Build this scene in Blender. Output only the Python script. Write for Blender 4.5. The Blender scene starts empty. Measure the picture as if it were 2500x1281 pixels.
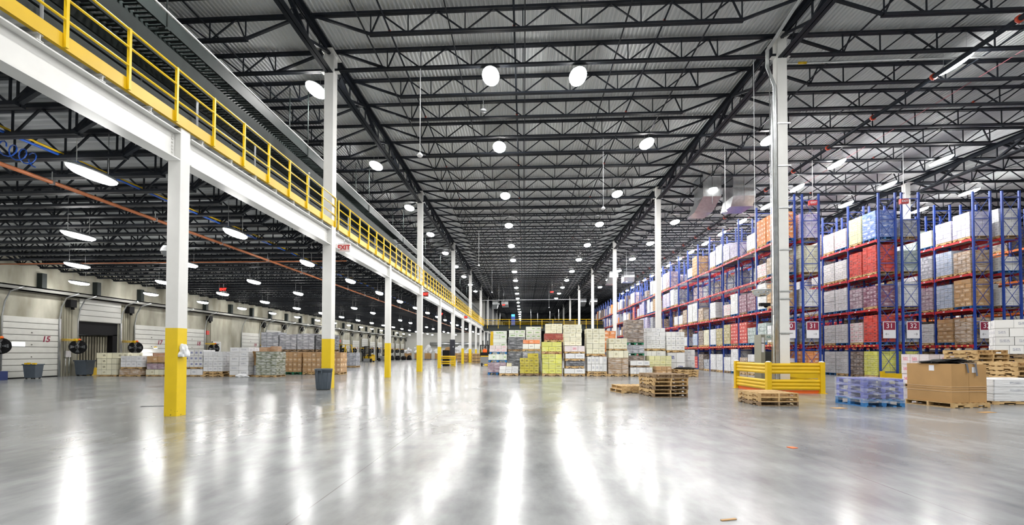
import bpy, bmesh, math, random
from mathutils import Vector, Matrix
R = random.Random(7)
S = bpy.context.scene
COL = S.collection
# ------------------------------------------------------------------ camera
W_, H_ = 2500, 1281
F, CX, CY = 1119.8, 1215.0, 837.7
YAW, PITCH, ROLL, ZC = -.0579, .0205, .0025, 1.3544
cd = bpy.data.cameras.new('camera')
cam = bpy.data.objects.new('camera', cd); COL.objects.link(cam)
cd.sensor_width = 36; cd.lens = F / W_ * 36
cd.shift_x = (W_ / 2 - CX) / W_; cd.shift_y = (CY - H_ / 2) / W_
cd.clip_start = .05; cd.clip_end = 500
fw = Vector((math.sin(YAW), math.cos(YAW), 0)); rt = Vector((math.cos(YAW), -math.sin(YAW), 0)); up = Vector((0, 0, 1))
f2 = fw * math.cos(PITCH) + up * math.sin(PITCH); u2 = -fw * math.sin(PITCH) + up * math.cos(PITCH)
r3 = rt * math.cos(ROLL) + u2 * math.sin(ROLL); u3 = -rt * math.sin(ROLL) + u2 * math.cos(ROLL)
m = Matrix((r3, u3, -f2)).transposed().to_4x4(); m.translation = (0, 0, ZC)
cam.matrix_world = m
S.camera = cam
# ------------------------------------------------------------------ world, exposure
S.view_settings.view_transform = 'Standard'; S.view_settings.look = 'None'
S.view_settings.exposure = 0.6; S.view_settings.gamma = 1.0; S.view_settings.use_curve_mapping = False
wd = bpy.data.worlds.new('world'); S.world = wd; wd.use_nodes = True
wd.node_tree.nodes['Background'].inputs[0].default_value = (.9, .95, 1, 1)
wd.node_tree.nodes['Background'].inputs[1].default_value = .05
S.cycles.max_bounces = 5; S.cycles.diffuse_bounces = 3; S.cycles.glossy_bounces = 3
S.cycles.transmission_bounces = 2; S.cycles.transparent_max_bounces = 6
S.cycles.caustics_reflective = False; S.cycles.caustics_refractive = False
S.cycles.sample_clamp_indirect = 6
L_HIGH = 135.0      # high bay lamps of the tall hall
L_LOW = 52.0        # lamps under the mezzanine deck
L_AISLE = 150.0      # lamps over the rack aisles

# ------------------------------------------------------------------ materials
MATS = {}
def mat(name, col, rough=.6, metal=0., var=0., vs=3., bump=0., bs=20., spec=.5, emit=0., stretch=None, col2=None):
    if name in MATS: return MATS[name]
    M = bpy.data.materials.new(name); M.use_nodes = True
    nt = M.node_tree; b = nt.nodes['Principled BSDF']
    b.inputs['Base Color'].default_value = (*col, 1); b.inputs['Roughness'].default_value = rough
    b.inputs['Metallic'].default_value = metal; b.inputs['Specular IOR Level'].default_value = spec
    if emit:
        b.inputs['Emission Color'].default_value = (1, .985, .96, 1) if emit > 3 else (*col, 1)
        b.inputs['Emission Strength'].default_value = emit
    if var or bump:
        tc = nt.nodes.new('ShaderNodeTexCoord'); mp = nt.nodes.new('ShaderNodeMapping')
        nt.links.new(tc.outputs['Object'], mp.inputs[0])
        if stretch: mp.inputs['Scale'].default_value = stretch
    if var:
        n = nt.nodes.new('ShaderNodeTexNoise'); n.inputs['Scale'].default_value = vs; n.inputs['Detail'].default_value = 5
        nt.links.new(mp.outputs[0], n.inputs['Vector'])
        r = nt.nodes.new('ShaderNodeValToRGB'); nt.links.new(n.outputs[0], r.inputs[0])
        r.color_ramp.elements[0].position = .32; r.color_ramp.elements[1].position = .68
        c2 = col2 or tuple(min(1, c * (1 + var)) for c in col)
        r.color_ramp.elements[0].color = (*(tuple(c * (1 - var) for c in col) if not col2 else col), 1)
        r.color_ramp.elements[1].color = (*c2, 1)
        nt.links.new(r.outputs[0], b.inputs['Base Color'])
    if bump:
        n2 = nt.nodes.new('ShaderNodeTexNoise'); n2.inputs['Scale'].default_value = bs
        nt.links.new(mp.outputs[0], n2.inputs['Vector'])
        bp = nt.nodes.new('ShaderNodeBump'); bp.inputs['Strength'].default_value = bump; bp.inputs['Distance'].default_value = .02
        nt.links.new(n2.outputs[0], bp.inputs['Height']); nt.links.new(bp.outputs[0], b.inputs['Normal'])
    MATS[name] = M
    return M
STEEL = mat('dark_joist_paint', (.010, .013, .019), .55, var=.2, spec=.25)
STEELG = mat('dark_green_grey_paint', (.018, .025, .024), .55, var=.15, spec=.3)
BLACK = mat('black_rubber', (.006, .006, .007), .6, spec=.2)
DECK = mat('galvanised_roof_deck', (.62, .64, .65), .5, .0, var=.11, vs=.6, stretch=(1, .12, 1))
DECKL = mat('galvanised_floor_deck', (.52, .54, .55), .5, .0, var=.15, vs=.6, stretch=(.12, 1, 1))
WHITE = mat('white_steel_paint', (.72, .72, .70), .35, var=.03)
YEL = mat('yellow_safety_paint', (.68, .43, .004), .38, var=.06, vs=2)
YELR = mat('yellow_handrail_paint', (.80, .53, .006), .35, var=.05)
ORG = mat('orange_base_paint', (.80, .13, .01), .5)
BLUE = mat('blue_rack_paint', (.014, .05, .29), .4, var=.12)
RED = mat('red_beam_paint', (.52, .025, .028), .42, var=.15)
ORB = mat('orange_beam_paint', (.75, .17, .02), .42)
WOOD = mat('pale_pallet_wood', (.42, .26, .105), .75, col2=(.62, .43, .21), var=.3, vs=4, stretch=(1, 6, 1), bump=.2)
WOODD = mat('weathered_pallet_wood', (.16, .10, .055), .8, col2=(.34, .24, .14), var=.3, vs=4, stretch=(1, 6, 1), bump=.2)
BLUEP = mat('blue_pallet_paint', (.012, .10, .30), .65, col2=(.03, .18, .42), var=.3, vs=5)
GREENP = mat('green_pallet_paint', (.02, .20, .10), .65)
GALV = mat('galvanised_sheet', (.62, .64, .65), .28, .9, var=.12, vs=6)
CONC = mat('stained_tilt_up_concrete', (.20, .185, .135), .75, col2=(.52, .505, .42), var=.3, vs=.9, stretch=(1, 1, .35), bump=.1)
CONCD = mat('dirty_ribbed_concrete', (.10, .09, .065), .8, col2=(.32, .30, .23), var=.3, vs=2.5, stretch=(1, 1.6, .12), bump=.2)
DOORW = mat('white_door_enamel', (.58, .58, .54), .4, var=.04)
DOORG = mat('door_joint_shadow_grey', (.22, .22, .2), .6)  # darker grey of the panel joints and latches
WALLW = mat('white_wall_paint', (.62, .62, .58), .6, var=.05, vs=.5)
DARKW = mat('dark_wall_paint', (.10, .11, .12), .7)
CANG = mat('grey_bin_plastic', (.075, .095, .12), .5, var=.08)
COPP = mat('orange_brown_pipe', (.50, .17, .07), .4, var=.15)
REDG = mat('red_coupling_paint', (.45, .045, .015), .45)
MARO = mat('maroon_number_vinyl', (.24, .012, .045), .5)
SIGNW = mat('sign_white_vinyl', (.74, .74, .78), .4)
CARD = mat('brown_corrugated_card', (.42, .245, .095), .7, var=.08, vs=2)
CARDR = mat('brown_card_inner', (.30, .16, .07), .75)
GRYM = mat('machine_grey', (.20, .21, .22), .5)
WPL = mat('white_plastic', (.75, .76, .78), .35)
HIVIS = mat('orange_hi_vis_cloth', (.95, .14, .01), .7)
SKIN = mat('skin', (.35, .19, .12), .6)
CLOTH = mat('dark_work_cloth', (.03, .035, .05), .8)
BLUEL = mat('blue_cable', (.01, .08, .42), .5)
REDL = mat('exit_sign_letters_lit', (1, .03, .02), .5, emit=2.5)
LENS = mat('high_bay_lamp_lens', (1, 1, 1), .5, emit=L_HIGH)
LENSL = mat('low_bay_lamp_lens', (1, 1, 1), .5, emit=L_LOW)
LENSA = mat('aisle_lamp_lens', (1, 1, 1), .5, emit=L_AISLE)
SCREEN = mat('lit_blue_screen', (.05, .45, .9), .4, emit=1.5)
WINL = mat('daylit_door_pane', (.9, .95, 1), .3, emit=2.0)

def floor_material():
    M = bpy.data.materials.new('polished_grey_concrete'); M.use_nodes = True
    nt = M.node_tree; b = nt.nodes['Principled BSDF']; N = nt.nodes.new; K = nt.links.new
    tc = N('ShaderNodeTexCoord')
    def noise(sc, det, rough=.5, st=None):
        n = N('ShaderNodeTexNoise'); n.inputs['Scale'].default_value = sc; n.inputs['Detail'].default_value = det
        n.inputs['Roughness'].default_value = rough
        mp = N('ShaderNodeMapping'); K(tc.outputs['Object'], mp.inputs[0])
        if st: mp.inputs['Scale'].default_value = st[:3]; mp.inputs['Rotation'].default_value = (0, 0, st[3])
        K(mp.outputs[0], n.inputs['Vector']); return n
    def rng(src, a, b_, c, d):
        r = N('ShaderNodeMapRange'); K(src, r.inputs[0])
        for i, v in enumerate((a, b_, c, d)): r.inputs[i + 1].default_value = v
        return r.outputs[0]
    n1 = noise(.55, 8, .62); n2 = noise(3.0, 6, .6, (1, .35, 1, .5)); n3 = noise(1.2, 2, .5, (1, .5, 1, -.7)); n4 = noise(.4, 2, .5)
    ad = N('ShaderNodeMath'); ad.operation = 'ADD'
    K(rng(n1.outputs[0], .3, .7, 0, .6), ad.inputs[0]); K(rng(n2.outputs[0], .3, .7, 0, .4), ad.inputs[1])
    cr = N('ShaderNodeValToRGB'); K(ad.outputs[0], cr.inputs[0])
    cr.color_ramp.elements[0].position = .15; cr.color_ramp.elements[0].color = (.115, .121, .125, 1)
    cr.color_ramp.elements[1].position = .85; cr.color_ramp.elements[1].color = (.27, .28, .282, 1)
    # sawn control joints, 7.62 m grid
    sx = N('ShaderNodeSeparateXYZ'); K(tc.outputs['Object'], sx.inputs[0])
    def joint(out, off, step):
        a = N('ShaderNodeMath'); a.operation = 'ADD'; a.inputs[1].default_value = off + 500 * step; K(out, a.inputs[0])
        mo = N('ShaderNodeMath'); mo.operation = 'MODULO'; mo.inputs[1].default_value = step; K(a.outputs[0], mo.inputs[0])
        lt = N('ShaderNodeMath'); lt.operation = 'LESS_THAN'; lt.inputs[1].default_value = .012; K(mo.outputs[0], lt.inputs[0]); return lt.outputs[0]
    mx = N('ShaderNodeMath'); mx.operation = 'MAXIMUM'
    K(joint(sx.outputs[0], 7.43, 5.56), mx.inputs[0]); K(joint(sx.outputs[1], -9.39, 7.62), mx.inputs[1])
    mc = N('ShaderNodeMix'); mc.data_type = 'RGBA'; K(mx.outputs[0], mc.inputs[0]); K(cr.outputs[0], mc.inputs[6]); mc.inputs[7].default_value = (.12, .12, .115, 1)
    K(mc.outputs[2], b.inputs['Base Color'])
    ad2 = N('ShaderNodeMath'); ad2.operation = 'ADD'
    K(rng(n3.outputs[0], .3, .7, .0, .03), ad2.inputs[0]); K(rng(n4.outputs[0], .3, .7, .165, .235), ad2.inputs[1])
    K(ad2.outputs[0], b.inputs['Roughness']); b.inputs['Specular IOR Level'].default_value = .36
    return M
FLOOR = floor_material()

def carton_material():
    """Colour from the object itself: obj.color = carton colour, its alpha = how much film covers it, obj['tint'] = print colour."""
    M = bpy.data.materials.new('printed_cartons_in_film'); M.use_nodes = True
    nt = M.node_tree; b = nt.nodes['Principled BSDF']; N = nt.nodes.new; K = nt.links.new
    oi = N('ShaderNodeObjectInfo'); ge = N('ShaderNodeNewGeometry'); uv = N('ShaderNodeUVMap'); tc = N('ShaderNodeTexCoord')
    at = N('ShaderNodeAttribute'); at.attribute_type = 'OBJECT'; at.attribute_name = 'tint'
    def mth(op, a, b_=None):
        n = N('ShaderNodeMath'); n.operation = op
        for i, v in enumerate((a, b_)):
            if v is None: continue
            if isinstance(v, (int, float)): n.inputs[i].default_value = v
            else: K(v, n.inputs[i])
        return n.outputs[0]
    sp = N('ShaderNodeSeparateXYZ'); K(uv.outputs[0], sp.inputs[0])
    du = mth('ABSOLUTE', mth('SUBTRACT', sp.outputs[0], .5)); dv = mth('ABSOLUTE', mth('SUBTRACT', sp.outputs[1], .52))
    rect = mth('MULTIPLY', mth('LESS_THAN', du, .27), mth('LESS_THAN', dv, .17))
    keep = mth('GREATER_THAN', mth('FRACT', mth('MULTIPLY', ge.outputs['Random Per Island'], 7.3)), .35)
    nz = N('ShaderNodeTexNoise'); nz.inputs['Scale'].default_value = 11; nz.inputs['Detail'].default_value = 2; K(uv.outputs[0], nz.inputs['Vector'])
    brk = mth('GREATER_THAN', nz.outputs[0], .46)
    lab = mth('MULTIPLY', mth('MULTIPLY', rect, keep), brk)
    edge = mth('MAXIMUM', mth('GREATER_THAN', du, .485), mth('GREATER_THAN', mth('ABSOLUTE', mth('SUBTRACT', sp.outputs[1], .5)), .47))
    v = N('ShaderNodeMapRange'); K(ge.outputs['Random Per Island'], v.inputs[0]); v.inputs[3].default_value = .86; v.inputs[4].default_value = 1.06
    hv = N('ShaderNodeHueSaturation'); K(oi.outputs['Color'], hv.inputs['Color']); K(v.outputs[0], hv.inputs['Value'])
    def mix(f, a, c):
        n = N('ShaderNodeMix'); n.data_type = 'RGBA'
        K(f, n.inputs[0]) if not isinstance(f, float) else setattr(n.inputs[0], 'default_value', f)
        for i, q in ((6, a), (7, c)):
            if isinstance(q, tuple): n.inputs[i].default_value = q
            else: K(q, n.inputs[i])
        return n.outputs[2]
    c = mix(lab, hv.outputs[0], at.outputs['Color'])
    dk = N('ShaderNodeHueSaturation'); dk.inputs['Value'].default_value = .55; K(c, dk.inputs['Color'])
    c = mix(edge, c, dk.outputs[0])
    mp = N('ShaderNodeMapping'); K(tc.outputs['Object'], mp.inputs[0]); mp.inputs['Scale'].default_value = (1.6, 1.6, 10); mp.inputs['Rotation'].default_value = (.12, .09, 0)
    n1 = N('ShaderNodeTexNoise'); n1.inputs['Scale'].default_value = 2.2; n1.inputs['Detail'].default_value = 6; K(mp.outputs[0], n1.inputs['Vector'])
    rr = N('ShaderNodeMapRange'); K(n1.outputs[0], rr.inputs[0]); rr.inputs[1].default_value = .42; rr.inputs[2].default_value = .68; rr.inputs[3].default_value = .05; rr.inputs[4].default_value = 1.1
    film = mth('MULTIPLY', rr.outputs[0], mth('MULTIPLY', oi.outputs['Alpha'], .85))
    c = mix(film, c, (.78, .80, .83, 1))
    K(c, b.inputs['Base Color'])
    ro = N('ShaderNodeMapRange'); K(oi.outputs['Alpha'], ro.inputs[0]); ro.inputs[3].default_value = .6; ro.inputs[4].default_value = .25; K(ro.outputs[0], b.inputs['Roughness'])
    bp = N('ShaderNodeBump'); bp.inputs['Distance'].default_value = .03; K(mth('MULTIPLY', oi.outputs['Alpha'], .6), bp.inputs['Strength']); K(n1.outputs[0], bp.inputs['Height'])
    K(bp.outputs[0], b.inputs['Normal'])
    return M
CARTON = carton_material()

def film_material():
    M = bpy.data.materials.new('clear_stretch_film'); M.use_nodes = True
    nt = M.node_tree; nt.nodes.remove(nt.nodes['Principled BSDF']); N = nt.nodes.new; K = nt.links.new
    tr = N('ShaderNodeBsdfTransparent'); p = N('ShaderNodeBsdfPrincipled'); mx = N('ShaderNodeMixShader')
    p.inputs['Base Color'].default_value = (.8, .83, .88, 1); p.inputs['Roughness'].default_value = .2
    tc = N('ShaderNodeTexCoord'); mp = N('ShaderNodeMapping'); K(tc.outputs['Object'], mp.inputs[0]); mp.inputs['Scale'].default_value = (1.2, 1.2, 7); mp.inputs['Rotation'].default_value = (.15, .1, 0)
    n = N('ShaderNodeTexNoise'); n.inputs['Scale'].default_value = 2; n.inputs['Detail'].default_value = 6; K(mp.outputs[0], n.inputs['Vector'])
    r = N('ShaderNodeMapRange'); K(n.outputs[0], r.inputs[0]); r.inputs[1].default_value = .45; r.inputs[2].default_value = .75; r.inputs[3].default_value = .10; r.inputs[4].default_value = .55
    K(r.outputs[0], mx.inputs[0]); K(tr.outputs[0], mx.inputs[1]); K(p.outputs[0], mx.inputs[2])
    K(mx.outputs[0], nt.nodes['Material Output'].inputs[0])
    return M
FILM = film_material()

# ------------------------------------------------------------------ mesh helpers
class MB:
    def __init__(s): s.v = []; s.f = []; s.m = []; s.sm = []; s.uv = []
    def _add(s, vs, fs, mi=0, smooth=False):
        o = len(s.v); s.v += [tuple(v) for v in vs]
        for f in fs: s.f.append(tuple(o + i for i in f)); s.m.append(mi); s.sm.append(smooth)
        return s
    def box(s, x0, x1, y0, y1, z0, z1, mi=0):
        return s._add([(x0, y0, z0), (x1, y0, z0), (x1, y1, z0), (x0, y1, z0), (x0, y0, z1), (x1, y0, z1), (x1, y1, z1), (x0, y1, z1)],
                      [(0, 3, 2, 1), (4, 5, 6, 7), (0, 1, 5, 4), (1, 2, 6, 5), (2, 3, 7, 6), (3, 0, 4, 7)], mi)
    def cbox(s, c, d, mi=0):
        return s.box(c[0] - d[0] / 2, c[0] + d[0] / 2, c[1] - d[1] / 2, c[1] + d[1] / 2, c[2] - d[2] / 2, c[2] + d[2] / 2, mi)
    def bar(s, p, q, w, h, mi=0, ref=(0, 0, 1)):
        p, q = Vector(p), Vector(q); d = (q - p).normalized(); r = Vector(ref)
        if abs(d.dot(r)) > .98: r = Vector((1, 0, 0))
        a = d.cross(r).normalized() * w / 2; b = a.cross(d).normalized() * h / 2
        return s._add([p - a - b, p + a - b, p + a + b, p - a + b, q - a - b, q + a - b, q + a + b, q - a + b],
                      [(0, 1, 2, 3), (7, 6, 5, 4), (1, 0, 4, 5), (2, 1, 5, 6), (3, 2, 6, 7), (0, 3, 7, 4)], mi)
    def tube(s, pts, r, n=8, mi=0, caps=True):
        pts = [Vector(p) for p in pts]; rings = []
        rr = r if isinstance(r, (list, tuple)) else [r] * len(pts)
        o = len(s.v); prev = None
        for i, p in enumerate(pts):
            d = ((pts[min(i + 1, len(pts) - 1)] - pts[max(i - 1, 0)])).normalized()
            if prev is None:
                a = d.cross(Vector((0, 0, 1)))
                if a.length < .05: a = d.cross(Vector((1, 0, 0)))
            else: a = prev - d * prev.dot(d)
            a.normalize(); b = d.cross(a); prev = a
            s.v += [tuple(p + (a * math.cos(t) + b * math.sin(t)) * rr[i]) for t in [2 * math.pi * k / n for k in range(n)]]
        for i in range(len(pts) - 1):
            for k in range(n):
                s.f.append((o + i * n + k, o + i * n + (k + 1) % n, o + (i + 1) * n + (k + 1) % n, o + (i + 1) * n + k)); s.m.append(mi); s.sm.append(n > 5)
        if caps:
            s.f.append(tuple(o + k for k in range(n))[::-1]); s.m.append(mi); s.sm.append(False)
            s.f.append(tuple(o + (len(pts) - 1) * n + k for k in range(n))); s.m.append(mi); s.sm.append(False)
        return s
    def lathe(s, prof, n=20, c=(0, 0, 0), mi=0, sx=1, sy=1):
        o = len(s.v)
        for r, z in prof:
            s.v += [(c[0] + r * math.cos(2 * math.pi * k / n) * sx, c[1] + r * math.sin(2 * math.pi * k / n) * sy, c[2] + z) for k in range(n)]
        for i in range(len(prof) - 1):
            for k in range(n):
                s.f.append((o + i * n + k, o + i * n + (k + 1) % n, o + (i + 1) * n + (k + 1) % n, o + (i + 1) * n + k)); s.m.append(mi); s.sm.append(True)
        return s
    def prism(s, prof, y0, y1, mi=0, axis='y'):
        """closed profile [(a, z)] extruded along an axis"""
        n = len(prof)
        g = (lambda a, z, t: (a, t, z)) if axis == 'y' else (lambda a, z, t: (t, a, z))
        return s._add([g(a, z, y0) for a, z in prof] + [g(a, z, y1) for a, z in prof],
                      [tuple(range(n)), tuple(range(2 * n - 1, n - 1, -1))] + [(i, i + n, (i + 1) % n + n, (i + 1) % n) for i in range(n)], mi)
    def mesh(s, name, mats):
        me = bpy.data.meshes.new(name); me.from_pydata(s.v, [], s.f)
        for m_ in (mats if isinstance(mats, (list, tuple)) else [mats]): me.materials.append(m_)
        me.polygons.foreach_set('material_index', s.m); me.polygons.foreach_set('use_smooth', s.sm)
        if s.uv:
            ul = me.uv_layers.new(name='UVMap'); ul.data.foreach_set('uv', s.uv)
        me.update(); return me

def ibeam(mb, p0, p1, z0, z1, fw_, tw, tf, axis='y', at=0., mi=0):
    """I-section lying along an axis; at = the fixed coordinate"""
    if axis == 'y':
        mb.box(at - fw_ / 2, at + fw_ / 2, p0, p1, z0, z0 + tf, mi); mb.box(at - fw_ / 2, at + fw_ / 2, p0, p1, z1 - tf, z1, mi); mb.box(at - tw / 2, at + tw / 2, p0, p1, z0 + tf, z1 - tf, mi)
    else:
        mb.box(p0, p1, at - fw_ / 2, at + fw_ / 2, z0, z0 + tf, mi); mb.box(p0, p1, at - fw_ / 2, at + fw_ / 2, z1 - tf, z1, mi); mb.box(p0, p1, at - tw / 2, at + tw / 2, z0 + tf, z1 - tf, mi)
    return mb

def part(name, me, parent=None, mats=None, loc=(0, 0, 0), rz=0.):
    if isinstance(me, MB): me = me.mesh(name, mats)
    o = bpy.data.objects.new(name, me); COL.objects.link(o)
    o.location = loc; o.rotation_euler = (0, 0, rz)
    if parent is not None: o.parent = parent
    return o
def tag(o, label, cat, group=None, kind=None):
    o['label'] = label; o['category'] = cat
    if group: o['group'] = group
    if kind: o['kind'] = kind
    return o
def thing(name, label, cat, loc=(0, 0, 0), rz=0., group=None, kind=None):
    o = bpy.data.objects.new(name, None); COL.objects.link(o); o.empty_display_size = .2
    o.location = loc; o.rotation_euler = (0, 0, rz)
    return tag(o, label, cat, group, kind)
def struct(name, mb, mats, loc=(0, 0, 0), label=None):
    o = part(name, mb, None, mats, loc); o['kind'] = 'structure'
    if label: o['label'] = label
    return o
CH = {}
def kids(o): return CH.get(o.name, [])
def copy_tree(o, parent=None):
    c = o.copy(); COL.objects.link(c); c.parent = parent
    for ch in list(o.children): copy_tree(ch, c)
    return c
def dup(o, loc, rz=None, label=None, group=None):
    c = copy_tree(o); c.location = loc
    if rz is not None: c.rotation_euler = (0, 0, rz)
    if label: c['label'] = label
    if group: c['group'] = group
    return c
ONES = 'zeroth first second third fourth fifth sixth seventh eighth ninth tenth eleventh twelfth thirteenth fourteenth fifteenth sixteenth seventeenth eighteenth nineteenth'.split()
TENS = {20: 'twent', 30: 'thirt', 40: 'fort', 50: 'fift', 60: 'sixt', 70: 'sevent', 80: 'eight', 90: 'ninet'}
def nth(n):
    if n < 20: return ONES[n]
    if n >= 100: return 'hundred-' + nth(n - 100) if n > 100 else 'hundredth'
    t, u = n // 10 * 10, n % 10
    return TENS[t] + ('ieth' if u == 0 else 'y-' + ONES[u])
def text_mesh(s, size, extrude=.002, bold=0.):
    c = bpy.data.curves.new('lettering', 'FONT'); c.body = s; c.size = size; c.extrude = extrude; c.offset = bold
    c.align_x = 'CENTER'; c.align_y = 'CENTER'; c.resolution_u = 3
    o = bpy.data.objects.new('tmp', c); COL.objects.link(o)
    dg = bpy.context.evaluated_depsgraph_get(); me = bpy.data.meshes.new_from_object(o.evaluated_get(dg))
    bpy.data.objects.remove(o); return me
def letters(s, size, M, parent, loc, rot, bold=0., name='lettering', shear=0., sx=1.):
    me = text_mesh(s, size, .002, bold); me.materials.clear(); me.materials.append(M)
    for v in me.vertices: v.co.x = v.co.x * sx + v.co.y * shear
    o = part(name, me, parent, None, loc); o.rotation_euler = rot; return o
FRONT = (math.pi / 2, 0, 0)            # faces -Y
EAST = (math.pi / 2, 0, math.pi / 2)   # faces +X

# ------------------------------------------------------------------ the setting
XL, XR, BAYW = -7.43, 9.25, 16.68
Y0, GRID = 9.39, 7.62          # first mezzanine column, spacing
YT = 17.01                     # first tall columns; every 15.24
XWALL, YEND = -25.45, 97.0
ZLOW, ZDECK = 6.15, 13.0
XF, YF = 59.5, 190.0
struct('floor', MB().box(XWALL - .3, XF, -14, YF, -.2, 0), FLOOR)
# roof deck: ribbed sheet
mb = MB(); x = XWALL; p = .1525
prof = []
while x < XF:
    prof += [(x, 0), (x + .045, 0), (x + .07, .045), (x + .128, .045)]; x += p
nv = len(prof)
mb.v = [(a, -14, ZDECK + z) for a, z in prof] + [(a, YF, ZDECK + z) for a, z in prof]
mb.f = [(i, i + 1, i + 1 + nv, i + nv) for i in range(nv - 1)]; mb.m = [0] * len(mb.f); mb.sm = [False] * len(mb.f)
struct('ceiling', mb, DECK)
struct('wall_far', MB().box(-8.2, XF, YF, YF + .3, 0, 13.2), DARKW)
struct('wall_right', MB().box(XF, XF + .3, -14, YF, 0, 13.2), WALLW)
struct('wall_near', MB().box(XWALL - .3, XF, -14.3, -14, 0, 13.2), WALLW)
# end wall of the dock area, with a horizontal band
mb = MB(); mb.box(XWALL, -8.2, YEND, YEND + .3, 0, 13.2)
for z in (1.6, 3.0, 4.4): mb.box(XWALL, -8.2, YEND - .02, YEND, z, z + .03)
struct('wall_dock_end', mb, WALLW)
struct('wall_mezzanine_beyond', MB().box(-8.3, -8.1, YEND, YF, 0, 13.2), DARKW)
# dock wall: concrete with door openings
DOOR0, PITCHD, DW, DH = 20.94, 3.81, 2.56, 3.10
doors = []   # (y0, kind, number)
y = DOOR0 - 2 * PITCHD
doors += [(DOOR0 - 2 * PITCHD, 'shut', '13'), (DOOR0 - PITCHD, 'shut', '14'), (DOOR0, 'shut', '15'), (DOOR0 + PITCHD, 'open', '16'),
          (DOOR0 + 2 * PITCHD, 'shut', '17'), (DOOR0 + 3 * PITCHD, 'shut', '18')]
y = 39.9; k = 19
while y < 94:
    doors.append((y, {20: 'half', 22: 'half', 27: 'half'}.get(k, 'shut'), str(k))); y += PITCHD; k += 1
mb = MB(); yy = -14.
for (dy, kd, num) in doors:
    mb.box(XWALL - .3, XWALL, yy, dy, 0, 7.0); mb.box(XWALL - .3, XWALL, dy, dy + DW, DH, 7.0); yy = dy + DW
mb.box(XWALL - .3, XWALL, yy, YEND, 0, 7.0); mb.box(XWALL - .3, XWALL, -14, YF, 7.0, 13.2)
for (dy, kd, num) in doors:                      # ribbed dirty piers between doors
    for q in range(5): mb.box(XWALL, XWALL + .03, dy + DW + .25 + q * .15, dy + DW + .25 + q * .15 + .07, 0, 4.3, 1)
struct('wall_dock', mb, [CONC, CONCD])
# ledge beam above doors
mb = MB(); mb.box(XWALL, XWALL + .45, 2, YEND, 4.38, 4.45); mb.box(XWALL + .40, XWALL + .45, 2, YEND, 4.38, 4.66); mb.box(XWALL, XWALL + .45, 2, YEND, 4.6, 4.66)
tag(part('ledge_beam', mb, None, mat('ledge_grey', (.22, .22, .20), .6)), 'long grey steel ledge running above the numbered dock doors', 'ledge', kind='thing')

def door(dy, kd, num, n):
    t = bpy.data.objects.new('door_%d' % n, None); COL.objects.link(t); t['kind'] = 'structure'
    t.location = (XWALL, dy + DW / 2, 0)
    x = .04
    def panels(z0, z1, steps, at=x):
        m_ = MB()
        z = z0; h = (z1 - z0) / steps
        for i in range(steps):
            m_.box(at, at + .045, -DW / 2 - .06, DW / 2 + .06, z + .035, z + h, 0); m_.box(at, at + .02, -DW / 2 - .06, DW / 2 + .06, z, z + .035, 1)
            z += h
        return m_
    zt = 3.12
    if kd == 'shut':
        part('door_leaf', panels(0.03, zt, 10), t, [DOORW, DOORG])
        for zz in (1.05, 1.68, 2.3): part('latch', MB().lathe([(0, 0), (.03, .0), (.03, .06), (0, .06)], 8).mesh('latch', DOORG), t, None, (x + .05, -.0, zz))
        if n in (1, 2, 3): pass
        part('bottom_seal', MB().box(x, x + .06, -DW / 2 - .06, DW / 2 + .06, 0, .05), t, BLACK)
        if num: letters(num, .42, MARO, t, (x + .05, .72, 2.0), EAST, .012, 'door_number', .18)
        if num == '15': part('window_pane', MB().box(x + .04, x + .055, -.92, -.32, 1.62, 1.83), t, WINL)
    else:
        zo = 3.05 if kd == 'open' else 2.2
        m_ = panels(zo + .05, zo + 1.35, 4, .10); part('door_leaf', m_, t, [mat('door_grey_white', (.48, .48, .45), .45), DOORG])
        if kd == 'open':
            # trailer inside the opening
            m_ = MB(); m_.box(-4, -.35, -1.35, -1.30, 0, 2.4, 0); m_.box(-4.05, -4, -1.35, 1.35, 0, 2.4, 0); m_.box(-4, -.35, 1.30, 1.35, 0, 2.4, 0)
            for q in range(13): m_.box(-.40, -.36, -1.25 + q * .175, -1.25 + q * .175 + .09, 0.05, 2.25, 0)
            part('trailer_doors', m_, t, CONCD)
            m_ = MB(); m_.box(-.35, -.02, -DW / 2, DW / 2, 2.35, 3.1); m_.box(-.35, -.02, DW / 2 - .32, DW / 2, 0, 2.4); part('dock_seal', m_, t, BLACK)
            part('dock_bumper', MB().box(0, .5, -.9, 1.25, 0, .42), t, YEL)
        else:
            part('dark_opening_panel', MB().box(-.25, -.2, -DW / 2, DW / 2, 0, 3.1), t, BLACK)  # solid black panel stands in for the darkness beyond the half-raised door
    for s_ in (-1, 1):
        ys = s_ * (DW / 2 + .10)
        m_ = MB(); m_.tube([(.10, ys, 0), (.10, ys, 3.1), (.22, ys, 3.8), (.5, ys, 4.3), (1.2, ys, 4.5)], .035, 6)
        if s_ == 1:
            m_.box(.02, .10, ys - .02, ys + .10, 0, 3.15)
        part('track', m_, t, GALV)
    return t
for i, (dy, kd, num) in enumerate(doors): door(dy, kd, num if kd == 'shut' else '', i + 1)
# personnel door
t = bpy.data.objects.new('door_%d' % (len(doors) + 1), None); COL.objects.link(t); t['kind'] = 'structure'; t.location = (XWALL + .02, 36.5, 0)
m_ = MB(); m_.box(0, .06, -.52, -.45, 0, 2.2); m_.box(0, .06, .45, .52, 0, 2.2); m_.box(0, .06, -.52, .52, 2.13, 2.2); part('door_frame', m_, t, WPL)
part('door_leaf', MB().box(0, .03, -.45, .45, 0, 2.13), t, DOORW); part('closer', MB().box(.03, .09, -.3, .2, 1.95, 2.02), t, BLACK)
part('door_handle', MB().box(.03, .09, .3, .42, 1.0, 1.04), t, GALV)

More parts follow.
